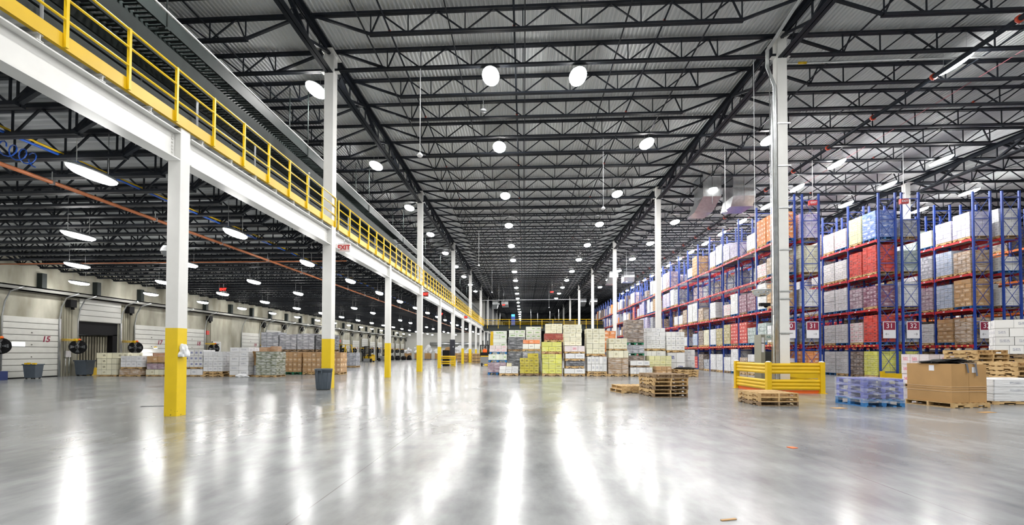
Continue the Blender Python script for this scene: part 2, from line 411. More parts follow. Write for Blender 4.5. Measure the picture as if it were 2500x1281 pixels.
# ------------------------------------------------------------------ roof joists (bar joists)
def joist_meshes(L, H, panels, period, short, ch=.09, web=.036, name='j', full=False):
    """chords along X, centred; z from 0 (bottom chord underside) to H"""
    top = MB()
    for s_ in (-1, 1): top.box(-L / 2, L / 2, s_ * .05 - .042, s_ * .05 + .042, H - .075, H)
    hb = L / 2 - (0.05 if full else short)
    bot = MB()
    for s_ in (-1, 1): bot.box(-hb, hb, s_ * .048 - .040, s_ * .048 + .040, 0, .07)
    w = MB(); zt, zb = H - .04, .03
    nodes = [(k - (panels - 1) / 2) * period for k in range(panels)]
    for i, n in enumerate(nodes):
        w.bar((n, 0, zb), (n, 0, zt), web, web)
        w.bar((n, 0, zb), (n + period / 2, 0, zt), web * 1.2, web * 1.2); w.bar((n, 0, zb), (n - period / 2, 0, zt), web * 1.2, web * 1.2)
    e = L / 2 - short
    for s_ in (-1, 1):
        lt = s_ * (nodes[-1] + period / 2)
        w.bar((lt, 0, zt), (s_ * (e - .05), 0, zb), web * 1.3, web * 1.3); w.bar((s_ * (e - .05), 0, zb), (s_ * (e - .05), 0, zt), web, web)
        w.bar((s_ * (e - .05), 0, zb + .02), (s_ * (L / 2 - .15), 0, zt + .01), web * 2.6, web * 2.0)
    return (top.mesh(name + '_top_chord', STEEL), bot.mesh(name + '_bottom_chord', STEEL), w.mesh(name + '_web', STEEL))
JM = joist_meshes(BAYW - .1, .80, 6, 1.94, 2.1); JMF = joist_meshes(BAYW - .1, .80, 6, 1.94, 2.1, full=True)
BAYS = [('bay over the mezzanine', XL - BAYW / 2, 0), ('central bay', XL + BAYW / 2, 1), ('bay over the first racks', XR + BAYW / 2, 2), ('outer rack bay', XR + BAYW * 1.5, 3), ('outermost bay', XR + BAYW * 2.5, 4)]
def joist_at(ms, name, label, loc, group, cat='joist'):
    t = thing(name, label, cat, loc, 0, group, 'thing')
    for nm, me in zip(('top_chord', 'bottom_chord', 'web'), ms): part(nm, me, t)
    return t
NJ = {0: 44, 1: 60, 2: 56, 3: 44, 4: 30}
for nm, xc, bi in BAYS:
    first = {0: -2, 1: -1, 2: -1, 3: 0, 4: 2}[bi]
    for k in range(NJ[bi]):
        yj = YT + 1.905 * (k + first)
        full = (k + first) % 8 == 0
        joist_at(JMF if full else JM, 'roof_joist', f'dark open-web steel roof joist of the {nm}, {nth(k + 1)} deep', (xc, yj, 12.12), 'roof joists of the ' + nm)
    # the far rest, too small to count
    mb = MB(); k = NJ[bi]
    if bi == 0: continue
    while True:
        yj = YT + 1.905 * (k + first)
        if yj > YF - 1: break
        mb.box(xc - BAYW / 2, xc + BAYW / 2, yj - .05, yj + .05, 12.84, 12.92); mb.box(xc - 6.2, xc + 6.2, yj - .05, yj + .05, 12.12, 12.18)
        for q in range(7):
            xq = xc + (q - 3) * 1.94
            mb.bar((xq, yj, 12.15), (xq + .97, yj, 12.88), .04, .04); mb.bar((xq, yj, 12.15), (xq - .97, yj, 12.88), .04, .04)
        k += 1
    tag(part('distant_joists', mb, None, STEEL), f'distant dark roof joists merging at the far end of the {nm}', 'joist', kind='stuff')
# joist girders along the column lines
def girder_meshes(L):
    top = MB(); bot = MB(); w = MB(); ww = MB()
    for s_ in (-1, 1):
        top.box(s_ * .095 - .08, s_ * .095 + .08, 0, L, .87, .90); top.box(s_ * .03 - .012, s_ * .03 + .012, 0, L, .70, .87)
        bot.box(s_ * .085 - .068, s_ * .085 + .068, .12, L - .12, 0, .025); bot.box(s_ * .03 - .01, s_ * .03 + .01, .12, L - .12, .02, .14)
    for k in range(1, 8):
        yk = k * 1.905
        w.bar((0, yk, .05), (0, yk, .85), .05, .05)
    for k in range(8):
        a = k * 1.905
        if k % 2 == 0: w.bar((0, a + .05, .83), (0, a + 1.905, .08), .13, .10); w.bar((0, a + .6, .05), (0, a + 1.2, .85), .03, .03)
        else: w.bar((0, a, .08), (0, a + 1.85, .83), .13, .10); w.bar((0, a + .7, .85), (0, a + 1.3, .05), .03, .03)
    return top.mesh('girder_top', STEEL), bot.mesh('girder_bottom', STEEL), w.mesh('girder_web', STEEL)
GM = girder_meshes(15.24)
LINES = [('column line at the dock side', XL - BAYW, 5), ('column line along the mezzanine', XL, 11), ('column line of the charging station', XR, 11), ('column line among the racks', XR + BAYW, 9), ('outer column line', XR + 2 * BAYW, 6)]
for nm, xg, n in LINES:
    for k in range(-1, n):
        joist_at(GM, 'joist_girder', f'dark joist girder on the {nm}, {nth(k + 2)} span', (xg, YT + 15.24 * k, 11.98), None, 'girder')
# ------------------------------------------------------------------ columns
def column(x, y, h, w, label, yellow=1.86, group=None, cap=True, wt=None):
    t = thing('steel_column', label, 'column', (x, y, 0), 0, group, 'thing')
    def body(z0, z1, M, nm):
        m_ = MB(); b = w * .1
        pr = [(-w / 2 + b * .3, -w / 2), (w / 2 - b * .3, -w / 2), (w / 2, -w / 2 + b * .3), (w / 2, w / 2 - b * .3), (w / 2 - b * .3, w / 2), (-w / 2 + b * .3, w / 2), (-w / 2, w / 2 - b * .3), (-w / 2, -w / 2 + b * .3)]
        n = 8; m_._add([(a, c, z0) for a, c in pr] + [(a, c, z1) for a, c in pr], [tuple(range(7, -1, -1)), tuple(range(8, 16))] + [(i, (i + 1) % n, (i + 1) % n + n, i + n) for i in range(n)])
        return part(nm, m_, t, M)
    if yellow: body(0, yellow, YELC, 'yellow_sleeve'); body(yellow, h, WHITE, 'white_shaft')
    else: body(0, h, WHITE, 'white_shaft')
    if cap:
        part('cap_plate', MB().box(-w / 2 - .06, w / 2 + .06, -w / 2 - .25, w / 2 + .25, h - .03, h), t, WHITE)
        part('seat_bracket', MB().box(w / 2, w / 2 + .16, -.09, .09, 12.07, 12.10).box(-w / 2 - .16, -w / 2, -.09, .09, 12.07, 12.10), t, WHITE)
    return t
def scuffed_yellow():
    M = mat('scuffed_yellow_column_paint', (.78, .55, .010), .35, var=.04)
    nt = M.node_tree; b = nt.nodes['Principled BSDF']; old = b.inputs['Base Color'].links[0].from_socket
    N = nt.nodes.new; K = nt.links.new; tc = N('ShaderNodeTexCoord')
    n = N('ShaderNodeTexNoise'); n.inputs['Scale'].default_value = 22; n.inputs['Detail'].default_value = 6; K(tc.outputs['Object'], n.inputs['Vector'])
    sp = N('ShaderNodeSeparateXYZ'); K(tc.outputs['Object'], sp.inputs[0])
    r = N('ShaderNodeMapRange'); K(sp.outputs[2], r.inputs[0]); r.inputs[1].default_value = .0; r.inputs[2].default_value = .6; r.inputs[3].default_value = .64; r.inputs[4].default_value = .80
    g = N('ShaderNodeMath'); g.operation = 'GREATER_THAN'; K(n.outputs[0], g.inputs[0]); K(r.outputs[0], g.inputs[1])
    mx = N('ShaderNodeMix'); mx.data_type = 'RGBA'; K(g.outputs[0], mx.inputs[0]); K(old, mx.inputs[6]); mx.inputs[7].default_value = (.06, .05, .03, 1)
    K(mx.outputs[2], b.inputs['Base Color']); return M
YELC = scuffed_yellow()
NC = 13
for i in range(NC):
    y = Y0 + GRID * i
    if i % 2: column(XL, y, 12.78, .36, f'tall white roof column with yellow base through the mezzanine edge, {nth((i + 1) // 2)} from the front')
    else: column(XL, y, 6.12, .28, f'white mezzanine column with yellow base under the conveyor deck, {nth(i // 2 + 1)} from the front', cap=False)
for k in range(6): column(XL, Y0 + GRID * (NC + 2 * k), 12.78, .36, f'tall white column beyond the cross bridge, {nth(k + 1)} behind it along the mezzanine line', yellow=None)
for k in range(11): column(XR, YT + 15.24 * k, 12.78, .33, f'tall white column on the open hall side of the racks, {nth(k + 1)} from the front', yellow=None)
for k in range(6): column(XR + BAYW - .25, YT + 15.24 * k, 12.78, .33, f'tall white column standing among the pallet racks, {nth(k + 1)} from the front', yellow=None)
for k in range(4): column(XR + 2 * BAYW, YT + 15.24 * k, 12.78, .33, f'tall white column in the outer rack aisle, {nth(k + 1)} from the front', yellow=None)

# ------------------------------------------------------------------ mezzanine
mb = MB(); yv = -2.; prof = []
while yv < YEND:
    prof += [(yv, 0), (yv + .06, 0), (yv + .09, .05), (yv + .17, .05)]; yv += .2
nv = len(prof)
mb.v = [(-7.28, a, ZLOW + z) for a, z in prof] + [(XWALL, a, ZLOW + z) for a, z in prof]
mb.f = [(i, i + 1, i + 1 + nv, i + nv) for i in range(nv - 1)]; mb.m = [0] * len(mb.f); mb.sm = [False] * len(mb.f)
tag(part('mezzanine_deck', mb, None, DECKL), 'ribbed steel underside of the long mezzanine floor above the dock', 'mezzanine deck', kind='structure')
# white edge beams, one per span
EB = ibeam(MB(), .16, GRID - .16, 5.41, 6.02, .30, .014, .025).mesh('edge_beam', WHITE)
bolt = MB()
for k in range(7):
    for yq in (.22, GRID - .22): bolt.tube([(.007, yq, 5.50 + k * .07), (.03, yq, 5.50 + k * .07)], .016, 6)
BOLT = bolt.mesh('bolts', WHITE)
ST = ibeam(MB(), -.16, .16, 6.02, 6.13, .10, .012, .012, axis='x').mesh('joist_seat', WHITE)
for i in range(-1, NC - 1):
    t = thing('mezzanine_edge_beam', f'white steel edge beam under the conveyor mezzanine, {nth(i + 2)} span of the row', 'beam', (XL, Y0 + GRID * i, 0), 0, None, 'thing')
    part('web_and_flanges', EB, t); part('bolt_group', BOLT, t)
    for k in range(7): part('joist_seat', ST, t, None, (0, .5 + k * 1.03, 0))
# floor joists below the mezzanine
LJ = -10.72; Lw = abs(XWALL - XL) - .3
FJ = joist_meshes(Lw, .60, 14, 1.18, 1.0, name='floor_joist', web=.03)
xcj = (XL - .15 + XWALL + .15) / 2
for k in range(88):
    yj = 5.19 + 1.03 * k
    if yj > YEND - .3: break
    o = joist_at(FJ, 'floor_joist', f'dark open-web joist under the mezzanine floor, {nth(k + 1)} in the run', (xcj, yj, 5.52), 'mezzanine floor joists')
# handrail sections between tall columns
def handrail(y0, y1, n, label, name='handrail'):
    t = thing(name, label, 'handrail', (-7.22, 0, 0), 0, 'yellow handrails of the mezzanine', 'thing')
    pm = MB().box(-.025, .025, -.025, .025, 6.14, 7.27).mesh('post', YELR)
    for i in range(n + 1): part('post', pm, t, None, (0, y0 + (y1 - y0) * i / n, 0))
    for z in (7.25, 6.92, 6.58): part('rail', MB().tube([(0, y0 - .02, z), (0, y1 + .02, z)], .022, 8), t, YELR)
    part('toe_plate', MB().box(-.10, -.03, y0 - .04, y1 + .04, 6.13, 6.145).box(-.035, -.026, y0 - .04, y1 + .04, 6.13, 6.36), t, YEL)
ye = [1.9, 17.01 + .02] ; sec = [(3.28, 17.08, 12)]
for k in range(4): sec.append((YT + 15.24 * k + .35, YT + 15.24 * (k + 1) + .08, 13))
sec.append((YT + 15.24 * 4 + .35, 82.0, 3))
for i, (a, b, n) in enumerate(sec): handrail(a, b, n, f'yellow mezzanine handrail with three rails and toe plate, {nth(i + 1)} section from the front')
# conveyors on the mezzanine
def conveyor(x0, x1, z, y0, y1, label, legs, rollers=True, side=.22):
    t = thing('conveyor', label, 'conveyor', (0, 0, 0), 0, None, 'thing')
    part('side_channel', MB().box(x0, x0 + .05, y0, y1, z - side, z), t, STEELG); part('side_channel', MB().box(x1 - .05, x1, y0, y1, z - side, z + .03), t, STEELG)
    mb = MB(); yy = y0 + .1
    while yy < min(y1, y0 + 30): mb.tube([(x0 + .05, yy, z - .05), (x1 - .05, yy, z - .05)], .03, 6, caps=False); yy += .15
    part('roller', mb, t, STEELG)['kind'] = 'stuff'
    if legs: part('belt_pan', MB().box(x0 + .05, x1 - .05, y0, y1, z - side + .03, z - side + .05), t, STEEL)
    yy = y0 + 1.
    while yy < y1:
        if legs: part('leg', MB().box(x0 + .02, x0 + .08, yy, yy + .06, ZLOW + .06, z - side).box(x1 - .08, x1 - .02, yy, yy + .06, ZLOW + .06, z - side), t, STEELG)
        yy += 3.81
    return t
conveyor(-8.75, -8.05, 7.0, 2, YEND - 3, 'dark roller conveyor nearest the yellow handrail on the mezzanine', True, side=.5)
conveyor(-10.1, -9.3, 7.9, 2, YEND - 3, 'dark roller conveyor raised behind the lower one on the mezzanine', True, side=.5)
conveyor(-9.9, -9.1, 9.95, 4, YEND - 3, 'high overhead conveyor with deep grey-green side beams near the roof', False, side=.34)
conveyor(-9.5, -8.7, 8.8, 3, YEND - 3, 'dark roller conveyor at mid height between the lower line and the overhead one', False, side=.42)
conveyor(-11.1, -10.3, 9.2, 3, YEND - 3, 'dark roller conveyor behind and above the raised line', True, side=.5)
conveyor(-12.2, -11.3, 8.9, 2, YEND - 3, 'dark roller conveyor at the back of the mezzanine', True, side=.55)
for i, (yp) in enumerate([7.0, 10.6, 13.0, 16.4, 20.2, 23.9, 28.0, 32.0, 36.0, 41.0, 46.0, 52.0]):
    t = thing('guide_post', f'slim grey vertical post with white cap beside the conveyors, {nth(i + 1)} along', 'post', (-7.95, yp, ZLOW + .05), 0, 'posts beside the mezzanine conveyors')
    part('shaft', MB().tube([(0, 0, 0), (0, 0, 1.25 if i % 3 else 1.75)], .025, 8), t, GRYM); part('cap', MB().tube([(0, 0, 1.25 if i % 3 else 1.75), (0, 0, 1.29 if i % 3 else 1.79)], .035, 8), t, WPL)
# overhead conveyor hangers
for k in range(9):
    tag(part('conveyor_hanger', MB().tube([(-9.1, 0, 0), (-9.1, 0, 2.9)], .02, 6).tube([(-9.9, 0, 0), (-9.9, 0, 2.9)], .02, 6).box(-9.95, -9.05, -.04, .04, -.06, 0), None, STEELG, (0, YT + 7.62 * k - 6, 9.6)),
        f'pair of thin rods hanging the overhead conveyor from the roof, {nth(k + 1)} pair', 'hanger', 'overhead conveyor hangers')
# conduit along the overhead conveyor
tag(part('conduit', MB().tube([(-8.55, 2, 9.5), (-8.55, 90, 9.5)], .025, 6), None, WPL), 'thin pale conduit running beside the high overhead conveyor', 'conduit')
# cross bridge
YB = 82.0
t = thing('cross_bridge', 'dark conveyor bridge crossing the hall with yellow railing', 'bridge', (0, YB, 0), 0, None, 'thing')
ibeam(mb := MB(), -7.2, 13.9, 5.25, 6.2, .3, .02, .06, axis='x'); part('girder', mb, t, STEELG)
part('walkway_deck', MB().box(-7.2, 13.9, 0, 3.2, 6.2, 6.3), t, STEEL)
for z in (7.3, 6.85, 6.5): part('rail', MB().tube([(-7.2, 0, z), (13.9, 0, z)], .04, 6), t, YELR)
for k in range(11): part('post', MB().box(-.035, .035, -.035, .035, 5.7, 7.3), t, YELR, (-6.6 + k * 1.95, -.05, 0))
part('conveyor_body', MB().box(-4, 13.9, 1.2, 2.2, 6.9, 7.2).box(4.5, 13.9, .6, 2.6, 6.3, 7.15), t, STEEL)
for k, xs in enumerate((-4.4, -.6, 1.2, 2.4, 4.6, 6.2)):
    tag(part('bridge_mast', MB().tube([(xs, YB + 1, 6.3), (xs, YB + 1, 8.6 + .3 * (k % 3))], .05, 6), None, GALV), f'pale slim mast standing on the cross bridge, {nth(k + 1)} along', 'mast', 'masts on the cross bridge')
t = thing('control_console', 'blue control cabinet with bright screen on the cross bridge', 'console', (-2.0, YB + .6, 6.3))
part('cabinet', MB().box(-.35, .35, -.3, .3, 0, 1.5), t, mat('blue_cabinet', (.01, .06, .4), .4)); part('screen', MB().box(-.3, .3, -.34, -.3, 1.55, 1.95), t, SCREEN)
# ------------------------------------------------------------------ lamps
def lamp(w, l, LM, label, loc, group, drop, name='high_bay_lamp'):
    t = thing(name, label, 'lamp', loc, 0, group)
    part('housing', MB().lathe([(0, .0), (1.03, .0), (1.03, .02), (.92, .07), (0, .08)], 24, (0, 0, 0), 0, w * .58, l * .54), t, GALV)
    part('lens', MB().lathe([(1, 0), (.97, -.04), (.8, -.09), (.45, -.115), (0, -.12)], 24, (0, 0, 0), 0, w * .58, l * .54), t, LM)  # oval bulge imitates the bloom around the lamp, built into the lens shape
    part('hanger', MB().tube([(0, -l / 3, .07), (0, -l / 3, drop)], .008, 5).tube([(0, l / 3, .07), (0, l / 3, drop)], .008, 5), t, GALV)
    return t
def lamp_row(proto, pts, rowname, group):
    for i, (x, y, z) in enumerate(pts): dup(proto, (x, y, z), None, f'bright rectangular lamp hanging in the {rowname}, {nth(i + 1)} deep', group)
hp = lamp(.56, 1.15, LENS, 'bright rectangular lamp hanging alone between two rows near the front', (2.05, 17.6, 12.0), 'high bay lamps of the tall hall', 1.03)
ys = [-9.5, -2, 5.5, 13.2]
lamp_row(hp, [(-1.3, y, 12.0) for y in [-9, -1, 8.5, 17.4, 23.5, 30.9, 38.15, 45.5, 52.6] + [60.1 + 7.4 * k for k in range(13)]], 'middle row of the central bay', 'lamps in the middle row')
lamp_row(hp, [(6.2, y, 12.0) for y in [-9, -1, 8.5, 23.5, 30.9, 38.15, 45.5, 52.6] + [60.1 + 7.4 * k for k in range(5)]], 'row beside the hall-side rack columns', 'lamps in the row beside the rack columns')
lamp_row(hp, [(-8.45, y, 12.0) for y in [2, 10, 17.95, 25.5, 33.1, 40.7, 48.5, 56.1, 63.7, 71.3, 79]], 'row above the mezzanine conveyors', 'lamps above the mezzanine')
lamp_row(hp, [(12.2, y, 12.0) for y in [-8, 1, 10, 23.4, 30.6, 37.8, 45.1, 52.5, 60, 67.4, 74.8]], 'row in front of the first racks', 'lamps in front of the first racks')
ap = lamp(.32, 1.35, LENSA, 'bright slender lamp above the open floor before the rack aisles', (15.75, 17.55, 12.0), 'slender lamps over the rack aisles', 1.03, 'aisle_lamp')
lamp_row(ap, [(17.5, 26.6 + 3.75 * k, 12.0) for k in range(16)], 'aisle beside sign thirty-one', 'lamps of aisle thirty-one')
lamp_row(ap, [(22.9, 26.4 + 3.75 * k, 12.0) for k in range(12)], 'aisle beside sign thirty-two', 'lamps of aisle thirty-two')
lamp_row(ap, [(29.2, 31.7 + 3.75 * k, 12.0) for k in range(8)], 'outermost rack aisle', 'lamps of the outermost aisle')
lamp_row(ap, [(x, y, 12.0) for x in (18.5, 26, 34) for y in (-6, 6)] + [(24, 17.5, 12.0), (33, 17.5, 12)], 'open floor near the racks', 'lamps over the open floor')
lp = lamp(.26, 1.05, LENSL, 'bright slender lamp under the mezzanine at the near edge of the dock zone', (-8.95, 8.95, 5.05), 'lamps under the mezzanine', 1.12, 'low_bay_lamp')
for xi, xr in enumerate((-8.95, -14.1, -19.0, -23.75)):
    lamp_row(lp, [(xr, 8.95 + 4.72 * k, 5.05) for k in range(-3, 19) if not (xi == 0 and k == 0)], f'{nth(xi + 1)} row under the mezzanine', f'lamps of the {nth(xi + 1)} row under the mezzanine')

# ------------------------------------------------------------------ pallets and loads
def pallet_mesh(w, d, h, M, blocky=False, seed=0):
    rr = random.Random(seed); mb = MB(); t = .02 * h / .14
    hs = h - 2 * t
    if not blocky:
        for yy in (-d / 2 + .02, 0, d / 2 - .02):
            mb.box(-w / 2, w / 2, yy - .019, yy + .019, h * .5, h - t)
            for a, b in ((-w / 2, -w / 2 + .18), (-.22, .22), (w / 2 - .18, w / 2)): mb.box(a, b, yy - .019, yy + .019, t, h * .5)
    else:
        for yy in (-d / 2 + .06, 0, d / 2 - .06):
            for xx in (-w / 2 + .07, 0, w / 2 - .07): mb.box(xx - .07, xx + .07, yy - .05, yy + .05, t, h - 2 * t)
        for yy in (-d / 2 + .06, 0, d / 2 - .06): mb.box(-w / 2, w / 2, yy - .05, yy + .05, h - 2 * t, h - t)
    n = 7
    for i in range(n):
        xx = -w / 2 + .05 + (w - .1) * i / (n - 1); ww = .045 + rr.uniform(-.006, .008)
        mb.box(xx - ww, xx + ww, -d / 2, d / 2, h - t, h)
    for xx in (-w / 2 + .05, -w / 4, 0, w / 4, w / 2 - .05):
        mb.box(xx - .045, xx + .045, -d / 2, d / 2, 0, t)
    return mb.mesh('pallet', M)
PM = {k: pallet_mesh(1.2, 1.0, .14, M, bl) for k, M, bl in (('wood', WOOD, 0), ('dark', WOODD, 0), ('blue', BLUEP, 1), ('green', GREENP, 1))}
PN = dict(wood='wooden', dark='weathered', blue='blue', green='green')
CM = {}
def carton_mesh(w, d, h, nx, ny, nz, seed=0, jit=.006):
    key = (round(w, 2), round(d, 2), round(h, 2), nx, ny, nz, seed)
    if key in CM: return CM[key]
    rr = random.Random(hash(key) & 0xffff); mb = MB(); uv = []
    for k in range(nz):
        off = rr.uniform(-.012, .012); a = (nx, ny) if (k % 2 == 0 or seed < 5) else (max(1, nx - 1), ny)
        for i in range(a[0]):
            for j in range(a[1]):
                if 0 < i < a[0] - 1 and 0 < j < a[1] - 1 and k < nz - 1: continue
                cw, cd_, chh = w / a[0], d / a[1], h / nz
                jx, jy = rr.uniform(-jit, jit) + off, rr.uniform(-jit, jit)
                g = .004
                mb.box(-w / 2 + i * cw + g + jx, -w / 2 + (i + 1) * cw - g + jx, -d / 2 + j * cd_ + g + jy, -d / 2 + (j + 1) * cd_ - g + jy, k * chh + .002, (k + 1) * chh - .002)
                uv += [0, 0, 0, 1, 1, 1, 1, 0] * 2 + [0, 0, 1, 0, 1, 1, 0, 1] * 4
    mb.uv = uv
    CM[key] = mb.mesh('cartons', CARTON); return CM[key]
C_ = {  # colour, print, film, words
    'white': ((.72, .72, .73), (.40, .41, .46), .75, 'white film-wrapped'), 'cleanwhite': ((.76, .76, .75), (.42, .43, .48), .2, 'white'),
    'grey': ((.25, .26, .30), (.5, .5, .55), .55, 'grey film-wrapped'), 'dark': ((.055, .06, .075), (.3, .3, .34), .35, 'charcoal film-wrapped'),
    'brown': ((.47, .27, .11), (.70, .56, .38), .15, 'brown'), 'wbrown': ((.36, .23, .12), (.6, .5, .4), .5, 'brown film-wrapped'),
    'umber': ((.16, .11, .08), (.4, .3, .22), .4, 'dark brown film-wrapped'),
    'pink': ((.70, .60, .60), (.58, .14, .20), .45, 'red-printed white'), 'mauve': ((.30, .19, .24), (.5, .42, .45), .5, 'mauve film-wrapped'),
    'purple': ((.20, .05, .10), (.5, .4, .45), .35, 'maroon'), 'blue': ((.07, .17, .55), (.6, .68, .8), .45, 'bright blue film-wrapped'),
    'lilac': ((.50, .48, .66), (.35, .33, .55), .75, 'lilac film-wrapped'), 'ice': ((.38, .46, .60), (.2, .3, .5), .6, 'pale blue film-wrapped'),
    'red': ((.58, .055, .04), (.75, .6, .5), .15, 'bright red'), 'cola': ((.60, .05, .03), (.02, .015, .02), .12, 'red and black'),
    'orange': ((.72, .24, .05), (.78, .66, .55), .2, 'orange and white'), 'cream': ((.74, .71, .53), (.42, .38, .22), .3, 'cream'),
    'lime': ((.66, .66, .10), (.40, .38, .06), .3, 'lemon yellow'), 'olive': ((.50, .42, .03), (.16, .13, .01), .12, 'mustard yellow'),
    'paleyellow': ((.66, .66, .34), (.5, .48, .2), .3, 'pale yellow'), 'green': ((.70, .74, .66), (.16, .36, .05), .2, 'green-printed white'),
    'brick': ((.30, .045, .03), (.45, .16, .10), .1, 'dark red'), 'moss': ((.17, .19, .11), (.5, .5, .42), .65, 'moss green film-wrapped'), 'teal': ((.30, .38, .36), (.5, .55, .5), .55, 'grey-green film-wrapped'),
    'bluep': ((.70, .70, .70), (.06, .08, .28), .1, 'blue-printed white'), 'straw': ((.40, .33, .12), (.6, .5, .25), .4, 'straw-coloured film-wrapped'),
    'violet': ((.55, .50, .66), (.18, .08, .42), .35, 'violet-printed white')}
def cartons(parent, key, me, loc=(0, 0, 0), name='carton_stack'):
    c, tint, film, w = C_[key]
    o = part(name, me, parent, None, loc); o.color = (*c, film); o['tint'] = [float(q) for q in tint]; return o
def load(x, y, z, w, d, h, n, key, label, pal='wood', rz=0., group=None, seed=0, name='pallet_load', ph=.14):
    t = thing(name, label, 'pallet load' if name == 'pallet_load' else 'carton load', (x, y, z), rz, group)
    zz = 0
    if pal:
        p = part('pallet', PM[pal], t); p.scale = (max(w, 1.0) / 1.2, max(d, .9) / 1.0, ph / .14); zz = ph
    cartons(t, key, carton_mesh(w, d, h, *n, seed), (0, 0, zz)); return t

# ------------------------------------------------------------------ pallet racks
BW, FD, RH = 2.37, .98, 10.25
LV = (1.80, 3.79, 5.71, 7.63)
fr = MB()
for xx in (.045, FD - .045): fr.box(xx - .045, xx + .045, -.04, .04, 0, RH)
FRM = fr.mesh('upright_posts', BLUE)
br = MB()
zz = .35; sgn = 1
for z_ in (.35, 1.55, 2.75, 3.95, 5.15, 6.35, 7.55, 8.75, 9.9): br.box(.05, FD - .05, -.018, .018, z_ - .02, z_ + .02)
for k, z_ in enumerate((.35, 1.55, 2.75, 3.95, 5.15, 6.35, 7.55, 8.75)):
    br.bar((.07, 0, z_), (FD - .07, 0, z_ + 1.18), .018, .018); br.bar((FD - .07, 0.02, z_), (.07, 0.02, z_ + 1.18), .018, .018)
BRM = br.mesh('bracing', BLUE)
FTM = MB().box(-.02, .14, -.09, .09, 0, .012).box(FD - .14, FD + .02, -.09, .09, 0, .012).mesh('foot_plate', BLUE)
def beam_mesh(M, yel):
    b = MB(); b.box(-.02, .03, .045, BW - .045, -.06, .06, 0)
    for k in range(6 if yel else 2):
        yy = (.3 + k * .34) if yel else (.62 + 1.1 * k)
        b.box(-.023, -.019, yy, yy + .12, -.03, .03, 1)
    for yy in (.04, BW - .10): b.box(-.03, .035, yy, yy + .06, -.11, .07, 0)
    return b.mesh('beam', [M, SIGNW if not yel else mat('yellow_sticker', (.75, .62, .2), .5)])
BMR, BMY, BMO = beam_mesh(RED, False), beam_mesh(RED, True), beam_mesh(ORB, False)
wd_ = MB()
for k in range(19): wd_.box(.02, FD - .02, .08 + k * .124 - .004, .08 + k * .124 + .004, .045, .053)
for k in range(7): wd_.box(.06 + k * .14, .068 + k * .14, .06, BW - .06, .038, .045)
for yy in (.3, .9, 1.47, 2.07): wd_.box(.03, FD - .03, yy - .02, yy + .02, .0, .038)
WDM = wd_.mesh('wire_deck', GALV)
def bay(x, y, label, group, beamM=(BMY, BMR), deck=True):
    t = thing('pallet_rack', label, 'pallet rack', (x, y, 0), 0, group)
    def frame(yo):
        f = part('upright_frame', FRM, t, None, (0, yo, 0)); part('bracing', BRM, f); part('foot_plate', FTM, f)
    frame(0)
    for i, z_ in enumerate(LV):
        M = beamM[0] if i == 0 else beamM[1]
        part('beam', M, t, None, (0, 0, z_)); o = part('beam', M, t, None, (FD, 0, z_)); o.scale = (-1, 1, 1)
        if deck: part('wire_deck', WDM, t, None, (0, 0, z_ + .01))
    return t, frame
VARI = [(1.0, 1.1), (1.25, 1.3), (1.4, 1.45), (.8, .9)]
HS = [.75, .95, 1.15, 1.35, 1.5]
def rack_load(x, y, z, key, h, label, group, pal, seed):
    nz = {.75: 3, .95: 4, 1.15: 5, 1.35: 6, 1.5: 6}[h]
    hh = h
    if key == 'cola': return load(x, y, z, 1.0, 1.0, hh, (3, 2, 8), key, label, pal, math.pi / 2, group, seed)
    return load(x, y, z, 1.0, 1.0, hh, (3, 3, nz) if seed % 2 else (4, 3, nz), key, label, pal, math.pi / 2, group, seed)
SHELF = ['on the floor', 'first shelf', 'second shelf', 'third shelf', 'top shelf']
RAND = ['white'] * 5 + ['cleanwhite'] * 2 + ['wbrown'] * 4 + ['brown'] * 2 + ['grey'] * 4 + ['umber'] * 2 + ['mauve', 'dark', 'pink', 'mauve', 'ice', 'lilac', 'straw', 'cream', 'teal', 'violet', 'umber', 'red']
